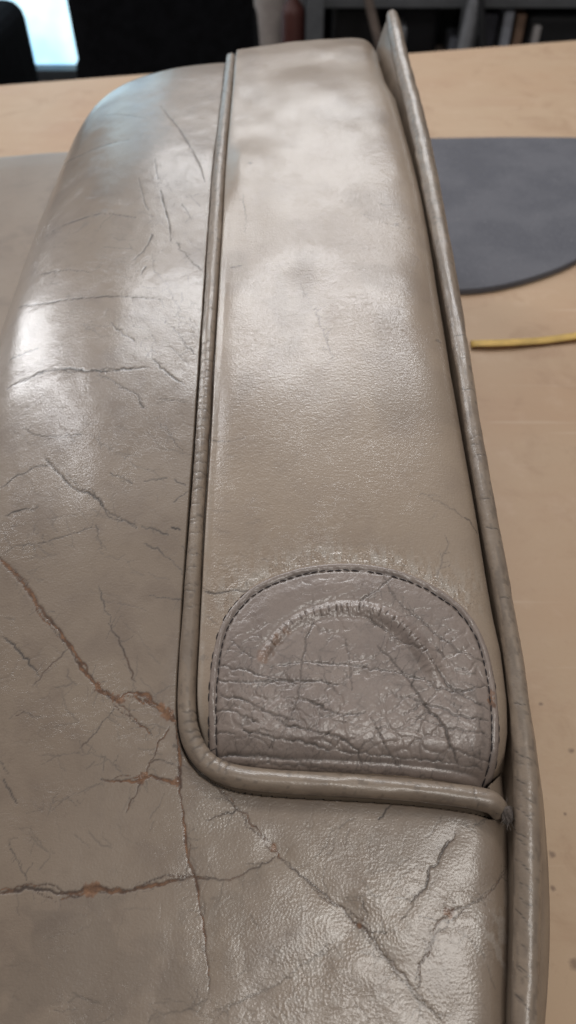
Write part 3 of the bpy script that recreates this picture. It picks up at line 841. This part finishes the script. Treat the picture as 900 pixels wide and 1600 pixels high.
C([(323, 958), (342, 975)], 2.0, soft=True); C([(330, 683), (345, 685), (362, 688)], 2.0); C([(362, 688), (385, 683)], 1.5, soft=True)
C([(728, 800), (742, 808), (750, 817)], 2.2); C([(655, 768), (690, 780), (728, 800)], 1.4, soft=True)
C([(330, 792), (370, 797)], 1.6, soft=True); C([(595, 318), (640, 316)], 1.6, soft=True); C([(360, 412), (380, 410)], 2)
C([(560, 330), (590, 345), (650, 352)], 1.6, soft=True)
C([(704, 842), (692, 868), (680, 905)], 1.8, soft=True)
hairlines(gs, 24, (340, 640, 740, 860), SF, -.6, .5, 11, 1.4, .22, 10, 35)
hairlines(gs, 10, (330, 560, 420, 900), SF, .1, .4, 12, 1.5, .35, 10, 35)
hairlines(gs, 10, (560, 250, 660, 420), SF, .1, .4, 13, 1.5, .3, 15, 45)
C([(470, 440), (500, 500), (520, 560)], 1.3, soft=True); C([(380, 300), (385, 360)], 1.3, soft=True)
for a, b, r, m in [(390, 258, 4, .8), (621, 347, 5, .7), (686, 521, 4, .8), (316, 1024, 6, .6)]: blob(gs, a, b, r, SF, 'stain_shade', m, .6)
wx = X + .004 * fbm(X / .012, Y / .012, 131, 5); wy = Y + .004 * fbm(X / .012, Y / .012, 137, 5)
f1, f2 = worley((wx + wy * .6) / .008, (wy - wx * .3) / .0045, 6)
cre = np.exp(-((f2 - f1) / .06) ** 2) * sst(-.1, .6, fbm(X / .02, Y / .02, 144, 3))
gs.d -= .00004 * cre
gs.f['stain_shade'] = np.maximum(gs.f['stain_shade'], .5 * np.exp(-(dr / .0016)) * sst(-.4, .4, fbm(X / .003, Y / .004, 91, 3)))
gs.f['stain_shade'] = np.maximum(gs.f['stain_shade'], .25 * sst(.25, .9, fbm(X / .022, Y / .03, 92, 3)))
gs.f['wear_glint'] = np.maximum(gs.f['wear_glint'], .5 * np.exp(-((dl - .0042) / .0012) ** 2) * sst(-.5, .3, fbm(X / .003, Y / .006, 93, 3)) * sst(.36, .3, Y))  # light caught by the rounded hem, painted as a pale rim
# puckered leather just above the patch, its bright glints painted as pale colour
PATCH_px = [(768, 1221), (774, 1205), (778, 1180), (780, 1150), (779, 1120), (776, 1085), (770, 1048), (762, 1015), (752, 990), (738, 965), (716, 942), (690, 924), (655, 906),
            (620, 894), (585, 887), (550, 884), (515, 884), (480, 888), (450, 896), (420, 907), (395, 921), (372, 942), (355, 965), (344, 990), (337, 1020), (333, 1050), (330, 1085), (329, 1120), (328, 1150), (329, 1172), (335, 1182)]
pw = hit([p[0] for p in PATCH_px], [p[1] for p in PATCH_px], lambda x, y: SF(x, y) - np.interp(y, [.07, .1], [.003, 0]))[:, :2]
base = np.array([[pw[-1, 0] + .0015, pw[-1, 1] - .0035], [-.005, edge_bot[:, 1].mean() - .0008], [.03, edge_bot[-40:, 1].min() + .004], [pw[0, 0] - .0006, pw[0, 1] - .0016]])
base = np.array([hit([x_], [y_], lambda x, y: PROF(y) - .001)[0, :2] for x_, y_ in [(350, 1196), (418, 1204), (509, 1208), (620, 1214), (700, 1222), (745, 1227)]])
_c = pw.mean(0)
pw = pw + (pw - _c) / np.linalg.norm(pw - _c, axis=1)[:, None] * .0016
PATCH = np.concatenate([resample(pw, .0012, 2), base])
dpo = poly_dist(X, Y, np.concatenate([PATCH, PATCH[:1]]))
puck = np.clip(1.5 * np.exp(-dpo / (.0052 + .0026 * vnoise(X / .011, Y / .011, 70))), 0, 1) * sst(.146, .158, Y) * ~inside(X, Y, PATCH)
gs.d += .00020 * puck * fbm(X / .0016, Y / .0016, 71, 2)
gs.f['grain'] = np.maximum(gs.f['grain'], 1.0 * puck)
gs.f['wear_glint'] = np.maximum(gs.f['wear_glint'], .85 * puck * sst(-.3, .5, fbm(X / .0014, Y / .004, 72, 2)))
Z = Z + gs.d
Z = Z - .0025 * (inside(X, Y, PATCH) & (dpo > .0013))
keep = (ins | (d < .0016)) & (Z > .0)
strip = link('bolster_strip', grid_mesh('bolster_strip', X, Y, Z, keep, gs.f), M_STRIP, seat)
strip['label'] = 'smooth glossy beige leather strip between two rows of piping'
print('strip verts', len(strip.data.vertices))

# ---- half-moon patch
gp_ = Grid(spaced([(PATCH[:, 0].min() - .003, PATCH[:, 0].max() + .003, .00030)]), np.arange(PATCH[:, 1].min() - .004, PATCH[:, 1].max() + .003, .00031))
X, Y = gp_.X, gp_.Y
Zs, d0, ins0, dl, db, dr = strip_height(X, Y)
arc = np.concatenate([PATCH])
dp = poly_dist(X, Y, np.concatenate([PATCH, PATCH[:1]]))
dp = np.where(inside(X, Y, PATCH), dp, -dp)
STEP = .0031                                       # distance of the seam from the patch's edge
Zp = Zs + .0013 * sst(-.0002, .0011, dp) - .0008
top_zone = sst(.088, .094, Y)                      # no hem along the lower fold
Zp -= .00040 * np.exp(-((dp - STEP) / .0006) ** 2) * top_zone
Zp += .00035 * np.exp(-((dp - STEP * .52) / .0010) ** 2) * top_zone * (1 + .5 * fbm(X / .0022, Y / .0022, 52, 2))
Zp += .0007 * sst(STEP, STEP + .006, dp)
# arched ridge with gathered pleats
RIDGE_px = [(406, 1038), (425, 1006), (450, 978), (485, 960), (525, 951), (565, 952), (600, 962), (628, 980), (650, 1004), (670, 1032), (684, 1062)]
rw = hit([p[0] for p in RIDGE_px], [p[1] for p in RIDGE_px], SF)[:, :2]
RP = resample(rw, .0007, 2)
drg = poly_dist(X, Y, RP)
near_i = np.zeros(X.shape, int); bd = np.full(X.shape, 1e9)
for k, (a, b) in enumerate(RP):
    dd = (X - a) ** 2 + (Y - b) ** 2; m = dd < bd; bd = np.where(m, dd, bd); near_i = np.where(m, k, near_i)
u = near_i / (len(RP) - 1.0)
wid = .0011 + .0013 * u
amp = .0006 + .0013 * sst(.35, .85, u)
ridge = np.exp(-(drg / wid) ** 2)
tcoord = near_i * .0007
ends = sst(0, .06, u) * sst(1.0, .95, u)
Zp += amp * ridge * (.35 + .65 * ends)
pleat = (.5 + .5 * np.sin(tcoord / .0017 * 2 * np.pi + 2.2 * vnoise(tcoord / .004, tcoord * 0, 5) + drg / .0012)) * ridge * ends
Zp -= .00030 * pleat * (.4 + .6 * sst(-.3, .4, fbm(X / .003, Y / .003, 78, 2)))
Zp -= .0003 * np.exp(-((drg - wid * 1.7) / .0011) ** 2) * ends
C = lambda *a, **k: crack(gp_, *a, f=SF, **k)
gp_.f['crack'] += .14 * sst(.75, 1.0, pleat) * sst(-.1, .4, fbm(X / .002, Y / .003, 77, 2))
# little torn marks along the ridge
for k in range(26):
    uu = .10 + .86 * (k + rng.uniform(-.3, .3)) / 26
    i = int(uu * (len(RP) - 1)); i = min(max(i, 1), len(RP) - 2)
    t_ = RP[i + 1] - RP[i - 1]; t_ /= np.linalg.norm(t_); n_ = np.array([-t_[1], t_[0]])
    c_ = RP[i] + n_ * rng.uniform(-.0003, .0010)
    L = rng.uniform(.0006, .0015)
    q = resample(np.array([c_ - n_ * L + t_ * rng.uniform(-.0004, .0004), c_ + n_ * L]), .0002)
    gp_.mark(q, np.full(len(q), rng.uniform(.00016, .00034)) * np.sin(np.linspace(.5, 2.7, len(q))), 1.0, .3, .0003)
for a, b, r in [(412, 1028, 10), (420, 1018, 8), (432, 1003, 7), (447, 989, 6)]:
    blob(gp_, a, b, r, SF, 'rust', .48, .5)
blob(gp_, 771, 1092, 6, SF, 'rust', .9, .5); blob(gp_, 770, 1078, 5, SF, 'rust', .7, .5)
# creases across the patch
for P_, w_ in [([(340, 1040), (375, 1046), (410, 1058), (440, 1066), (470, 1068)], 2.6), ([(338, 1058), (365, 1068), (395, 1068), (440, 1064), (490, 1066), (530, 1072)], 2.6),
               ([(345, 1085), (380, 1095), (410, 1112), (440, 1122), (470, 1128)], 2.4), ([(470, 1090), (490, 1100), (510, 1112), (540, 1118), (570, 1114)], 2.6),
               ([(432, 1125), (450, 1135), (480, 1140), (520, 1148), (560, 1165), (566, 1190)], 2.4), ([(590, 1010), (618, 1040), (645, 1072), (662, 1100), (690, 1130), (705, 1160), (720, 1190)], 2.8),
               ([(655, 1010), (680, 1045), (705, 1075), (735, 1095), (768, 1105)], 2.4), ([(664, 1070), (690, 1082), (720, 1082), (740, 1074), (765, 1068)], 2.6),
               ([(576, 1120), (595, 1150), (610, 1175), (630, 1195)], 2.2), ([(640, 1090), (680, 1105), (720, 1118), (765, 1122)], 2.2), ([(650, 1120), (700, 1140), (765, 1145)], 2.0),
               ([(335, 1105), (350, 1108), (372, 1112), (400, 1128)], 2.0), ([(335, 1138), (355, 1140), (368, 1146)], 2.4), ([(333, 1168), (370, 1170), (420, 1172), (470, 1182)], 2.6),
               ([(345, 1182), (420, 1184), (500, 1190), (590, 1196), (680, 1204)], 2.2), ([(570, 965), (600, 985), (640, 1010), (670, 1024)], 2.0), ([(620, 940), (650, 965), (690, 1000), (735, 1025), (760, 1030)], 2.0),
               ([(560, 940), (590, 925), (615, 900)], 2.0), ([(490, 970), (480, 1000), (470, 1040), (468, 1090), (440, 1150)], 1.8), ([(540, 1000), (548, 1050), (550, 1080)], 1.8),
               ([(420, 1045), (470, 1035), (540, 1040), (620, 1052), (680, 1068)], 2.0), ([(680, 1010), (700, 1035), (730, 1050), (765, 1052)], 1.8), ([(600, 900), (610, 925), (625, 945)], 1.6),
               ([(380, 1140), (430, 1150), (500, 1165), (560, 1172), (640, 1180), (760, 1190)], 2.2), ([(700, 1165), (735, 1175), (768, 1178)], 2), ([(360, 1000), (380, 1020), (400, 1030)], 1.5)]:
    C(P_, w_ * 1.1, dark=.72, depth=.00042, jit=.00032, branch=2.2)
# web of fine wrinkles
wx = X + .0026 * fbm(X / .009, Y / .009, 231, 5); wy = Y + .0026 * fbm(X / .009, Y / .009, 237, 5)
f1, f2 = worley((wx * .9 + wy * .35) / .0068, (wy - wx * .25) / .0042, 9)
k1 = np.exp(-((f2 - f1) / .13) ** 1.5)
f1b, f2b = worley((wx - wy * .5) / .0030, (wy * .8 + wx * .5) / .0022, 19)
k2 = np.exp(-((f2b - f1b) / .16) ** 1.5)
lower = sst(.165, .125, Y)
inn = sst(STEP, STEP + .003, dp)
msk = (.35 + .65 * lower) * inn * (1 - .8 * ridge)
gp_.d -= (.00036 * k1 * sst(-.5, .3, fbm(X / .012, Y / .012, 240, 2)) + .00008 * k2 * sst(-.4, .4, fbm(X / .008, Y / .008, 241, 2))) * msk
gp_.f['crack'] = np.clip(gp_.f['crack'] + .34 * k1 * msk * sst(-.2, .5, fbm(X / .006, Y / .006, 242, 2)) + .10 * k2 * msk, 0, 1)
gp_.f['stain_shade'] = np.maximum(gp_.f['stain_shade'], .55 * np.exp(-((dp - STEP) / .0007) ** 2) * top_zone * sst(-.6, .2, fbm(X / .004, Y / .004, 250, 2)))
gp_.f['stain_shade'] = np.maximum(gp_.f['stain_shade'], .7 * np.exp(-(np.abs(dp - .0002) / .0005) ** 2) * sst(-.6, .2, fbm(X / .004, Y / .004, 251, 2)))
gp_.f['grain'][:] = .12
gp_.d += .00006 * fbm(X / .0022, Y / .0022, 260, 3)
Zp = Zp + gp_.d
patch = link('half_moon_patch', grid_mesh('half_moon_patch', X, Y, Zp, dp > -.0012, gp_.f), M_PATCH, seat)
patch['label'] = 'wrinkled purplish grey half-moon leather patch with an arched ridge'

# stitches: each a short dark thread pressed into the seam
def stitch_mesh():
    n, m = 6, 5
    V, F = [], []
    for i in range(m):
        tt = i / (m - 1.0); r = .30 * math.sin(math.pi * (.12 + .76 * tt)); z = .22 * math.sin(math.pi * tt)
        for k in range(n):
            a = 2 * math.pi * k / n
            V.append((tt - .5, r * math.cos(a) * .55, z * .5 + r * math.sin(a) * .55))
    for i in range(m - 1):
        for k in range(n): F.append((i*n + k, (i+1)*n + k, (i+1)*n + (k+1) % n, i*n + (k+1) % n))
    me = bpy.data.meshes.new('stitch'); me.from_pydata(V, [], F + [tuple(range(n)), tuple(range((m-1)*n, m*n))[::-1]])
    me.polygons.foreach_set('use_smooth', np.ones(len(me.polygons), bool)); me.update()
    me.materials.append(M_THREAD); return me
ST = stitch_mesh()
def zat(x, y):
    i = np.clip(np.searchsorted(gp_.xs, x), 0, len(gp_.xs) - 1); j = np.clip(np.searchsorted(gp_.ys, y), 0, len(gp_.ys) - 1)
    return float(Zp[j, i])
def stitch(a, b, thick):
    ax, ay = a; bx, by = b
    za, zb = zat(ax, ay), zat(bx, by)
    L = math.hypot(bx - ax, by - ay)
    o = bpy.data.objects.new('stitch', ST); COL.objects.link(o); o.parent = patch
    v = Vector((bx - ax, by - ay, zb - za))
    xax = v.normalized(); zax = Vector((0, -.2, 1)); yax = zax.cross(xax).normalized(); zax = xax.cross(yax)
    Mx = Matrix((xax, yax, zax)).transposed().to_4x4()
    Mx.translation = Vector(((ax + bx) / 2, (ay + by) / 2, (za + zb) / 2 + .00006))
    o.matrix_parent_inverse = patch.matrix_parent_inverse.copy() if False else Matrix.Identity(4)
    o.matrix_basis = Mx @ Matrix.Diagonal((v.length, thick, thick, 1))
    return o
arcp = resample(pw, .0004, 2)
tn = np.gradient(arcp, axis=0); tn /= np.linalg.norm(tn, axis=1)[:, None]
nin = np.stack([-tn[:, 1], tn[:, 0]], 1)                      # inward: path runs right -> top -> left
inner = arcp + nin * STEP
inner = resample(inner, .0004)
step = 6
for i in range(4, len(inner) - step, step + 1):
    j = rng.uniform(-.00018, .00018, 4)
    uu = i / len(inner)
    if .34 < uu < .50 and rng.uniform() < .35: continue
    stitch(inner[i] + j[:2], inner[i + step] + j[2:], .0015 if uu < .55 else .0013)
# ties from the seam over the edge, along both sides
for i in range(10, len(arcp) - 6, 8):
    uu = i / len(arcp)
    if .36 < uu < .66: continue
    if rng.uniform() < .15: continue
    a = arcp[i] + nin[i] * STEP; b = arcp[i] + nin[i] * .0003
    stitch(a, b, .0011)
# outer row, partly worn away
for i in range(4, len(arcp) - 8, 8):
    uu = i / len(arcp)
    if .30 < uu < .70 or rng.uniform() < .3: continue
    a = arcp[i] + nin[i] * .0005; b = arcp[i + 6] + nin[i + 6] * .0005
    stitch(a, b, .0012)

# ---- piping between panel and strip
def pipe_marks(S, A, rings, base_grain=.05):
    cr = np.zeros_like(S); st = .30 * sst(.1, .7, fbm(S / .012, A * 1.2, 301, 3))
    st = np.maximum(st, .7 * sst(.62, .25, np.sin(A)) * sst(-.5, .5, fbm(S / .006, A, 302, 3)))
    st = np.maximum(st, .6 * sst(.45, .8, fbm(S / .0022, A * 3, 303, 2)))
    for s0, w_, a0, a1, sl in rings:
        m = np.exp(-((S - s0 - sl * (A - 1.5) * .001 - .0003 * np.sin(A * 5 + s0 * 900)) / w_) ** 2) * sst(a0 - .25, a0 + .15, A) * sst(a1 + .25, a1 - .15, A)
        cr = np.maximum(cr, m)
    return cr, st
len_l = np.linalg.norm(np.diff(LT[:, :3], axis=0), axis=1).sum()
s_at = np.concatenate([[0], np.cumsum(np.linalg.norm(np.diff(LT[:, :3], axis=0), axis=1))])
def s_of_py(path, s_, pxl):                                   # arc length where the path passes a photo row
    p = hit([pxl[0]], [pxl[1]], lambda x, y: PROF(y))[0]
    return s_[int(np.argmin(np.hypot(path[:, 0] - p[0], path[:, 1] - p[1])))]
sa, sb = s_of_py(LT, s_at, (325, 540)), s_of_py(LT, s_at, (300, 950))
ringsL = [(sa + (sb - sa) * (k + rng.uniform(-.4, .4)) / 26, rng.uniform(.00018, .0003), rng.uniform(-.3, .9), rng.uniform(1.8, 3.2), rng.uniform(-1, 1)) for k in range(26)]
ringsL += [(rng.uniform(0, len_l), .0002, rng.uniform(-.2, 1.0), rng.uniform(1.4, 2.6), rng.uniform(-1, 1)) for k in range(18)]
sc0, sc1 = s_of_py(LT, s_at, (292, 1110)), s_of_py(LT, s_at, (370, 1213))
ringsL += [(sc0 + (sc1 - sc0) * (k + rng.uniform(-.3, .3)) / 9, .00045, 1.2, 3.4, rng.uniform(-.5, .5)) for k in range(9)]
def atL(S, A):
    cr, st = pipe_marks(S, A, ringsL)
    return {'crack': cr * .55, 'stain_shade': st, 'grain': np.full_like(S, .08), 'wear_glint': np.zeros_like(S), 'rust': np.zeros_like(S)}
def dispL(S, A):
    cr, st = pipe_marks(S, A, ringsL)
    return -.00014 * cr + .00012 * fbm(S / .008, A * 1.5, 311, 3) - .0006 * np.exp(-((A - 1.25) / .16) ** 2) * sst(.30, .12, S)
Pl = LT[:, :3].copy(); Pl[:, 2] -= .0006 + .0030 * sst(len(Pl) - 12, len(Pl), np.arange(len(Pl)))
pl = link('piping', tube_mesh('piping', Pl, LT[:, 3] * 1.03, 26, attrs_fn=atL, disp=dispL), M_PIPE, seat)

# ---- edge piping along the right side, with its flange and the outer skirt
s_r = np.concatenate([[0], np.cumsum(np.linalg.norm(np.diff(RT[:, :3], axis=0), axis=1))])
s0r = s_of_py(RT, s_r, (823, 1180)); s1r = s_of_py(RT, s_r, (820, 1600))
ringsR = [(s0r + (s1r - s0r) * (k + rng.uniform(-.45, .45)) / 15, rng.uniform(.00012, .00020), rng.uniform(.0, .9), rng.uniform(1.2, 1.9), rng.uniform(2.0, 3.4)) for k in range(15)]
ringsR += [(rng.uniform(0, s0r), .0002, .8, rng.uniform(1.5, 2.4), rng.uniform(-1, 1)) for k in range(12)]
def atR(S, A):
    cr, st = pipe_marks(S, A, ringsR)
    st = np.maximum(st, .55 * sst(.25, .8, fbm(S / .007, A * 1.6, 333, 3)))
    return {'crack': cr * .85, 'stain_shade': st, 'grain': np.full_like(S, .10), 'wear_glint': np.zeros_like(S), 'rust': np.zeros_like(S)}
def dispR(S, A):
    cr, st = pipe_marks(S, A, ringsR)
    return -.00010 * cr + .00016 * fbm(S / .010, A * 1.5, 335, 3)
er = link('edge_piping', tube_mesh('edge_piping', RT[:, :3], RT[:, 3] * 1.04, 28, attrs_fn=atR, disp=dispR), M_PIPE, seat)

def ribbon(name, P, sec, mat, nz=1e-9):
    """sec(i, u) -> list of (side offset, z) from the top down"""
    T = np.gradient(P[:, :2], axis=0); T /= np.linalg.norm(T, axis=1)[:, None]
    Sd = np.stack([T[:, 1], -T[:, 0]], 1)                     # right-hand side of the travel direction
    rows = []
    n = len(P)
    for i in range(n):
        rows.append([(P[i, 0] + Sd[i, 0] * o, P[i, 1] + Sd[i, 1] * o, z) for o, z in sec(i, i / (n - 1.0))])
    A = np.array(rows)
    zz = np.zeros(A.shape[:2])
    st = .35 * sst(.0, .8, fbm(A[..., 1] / .02, A[..., 2] / .012, 401, 3))
    at = {'crack': zz, 'rust': zz, 'grain': zz + .08, 'wear_glint': zz, 'stain_shade': st}
    return link(name, grid_mesh(name, A[..., 0], A[..., 1], A[..., 2], None, at), mat, seat)
RTs = RT[::4]
# travel runs from the far end towards the camera: the right-hand side is -x (inwards), the left-hand side is outwards
bulge_y = lambda y: .0016 + .0016 * sst(.36, .20, y) + .0030 * np.exp(-((y - .058) / .030) ** 2)
def skirt_sec(i, u):
    x, y, z, r = RTs[i]
    b = float(bulge_y(y)); out = []
    for k in range(22):
        q = k / 21.0
        dz = q ** 1.5
        zz_ = (z - r * .15) * (1 - dz) + .0012 * dz
        h = (z - r * .15) - zz_
        o = r * .35 + (r * .55 + b) * float(sst(0, .010, h)) - .010 * float(sst(.02, .12, h)) + .0006 * math.sin(y * 60 + k * .5)
        out.append((-o, zz_))
    return out
ribbon('side_skirt', RTs, skirt_sec, M_PIPE)
def flange_sec(i, u):
    x, y, z, r = RTs[i]
    fk = float(sst(.50, .60, y))
    out = []
    for k in range(14):
        q = k / 13.0
        near = (r * (.5 + .95 * q), z - r * .2 - .015 * q ** 1.2)
        far = (r * .45 + (.0098 - r * .4) * (q ** .8), z - r * .1 - .026 * q ** 1.3 - .0008 * math.sin(q * 3))
        out.append((near[0] * (1 - fk) + far[0] * fk, near[1] * (1 - fk) + far[1] * fk))
    return out
fl = ribbon('welt_flange', RTs, flange_sec, M_PIPE)

# frayed end of the cross piping
def fray():
    bm = bmesh.new()
    e = LT[-1]
    c = Vector((e[0] + .0010, e[1] - .0012, e[2] - .0012))
    r = bmesh.ops.create_icosphere(bm, subdivisions=4, radius=.0019)
    for v in r['verts']:
        p = v.co * 700
        k = 1 + .30 * float(fbm(np.array([p.x + p.z]), np.array([p.y - p.z]), 411, 3)[0])
        v.co = Vector((v.co.x * .85 * k, v.co.y * 1.6 * k, v.co.z * k)) + c
    for k in range(16):                                       # loose fibres
        a = rng.uniform(0, 2 * math.pi); L = rng.uniform(.0010, .0028)
        p0 = c + Vector((.0015 * math.cos(a), .0030 * math.sin(a), rng.uniform(-.0005, .0018)))
        dirv = Vector((math.cos(a) * .6 - .2, math.sin(a) - .5, rng.uniform(-.1, .9))).normalized()
        side = dirv.cross(Vector((.3, .2, 1))).normalized() * .00009
        bend = Vector(rng.normal(0, .0006, 3)); prev = None
        for q in range(5):
            p = p0 + dirv * L * q / 4 + bend * (q / 4) ** 2
            tri = [bm.verts.new(p + side), bm.verts.new(p - side), bm.verts.new(p + dirv.cross(side).normalized() * .00013)]
            if prev:
                for m in range(3): bm.faces.new((prev[m], prev[(m+1) % 3], tri[(m+1) % 3], tri[m]))
            prev = tri
    bmesh.ops.recalc_face_normals(bm, faces=bm.faces)
    me = bpy.data.meshes.new('frayed_end'); bm.to_mesh(me); bm.free()
    me.polygons.foreach_set('use_smooth', np.ones(len(me.polygons), bool)); return me
fo = link('frayed_end', fray(), M_FRAY, seat); fo['label'] = 'torn frayed end of the cross piping'

# padding under the covers closes the gaps between panel, strip and piping
def pad():
    ys = np.arange(-.15, .60, .01); V, F = [], []
    for y in ys:
        xr = float(np.interp(y, RT[::-1, 1], RT[::-1, 0])) - .004
        zt = float(PROF(y)) - .014
        zt = min(zt, float(PROF_FLAT(y)) - .014)
        V += [(-.06, y, zt - .004), (xr, y, zt), (xr, y, .001), (-.06, y, .001)]
    n = len(ys)
    for i in range(n - 1):
        for k in range(4): F.append((i*4 + k, (i+1)*4 + k, (i+1)*4 + (k+1) % 4, i*4 + (k+1) % 4))
    F += [(3, 2, 1, 0), ((n-1)*4, (n-1)*4+1, (n-1)*4+2, (n-1)*4+3)]
    return np_mesh('padding', V, F, smooth=False)
link('padding', pad(), plain('dark_padding', (.035, .030, .027), .95, .2, 60), seat)
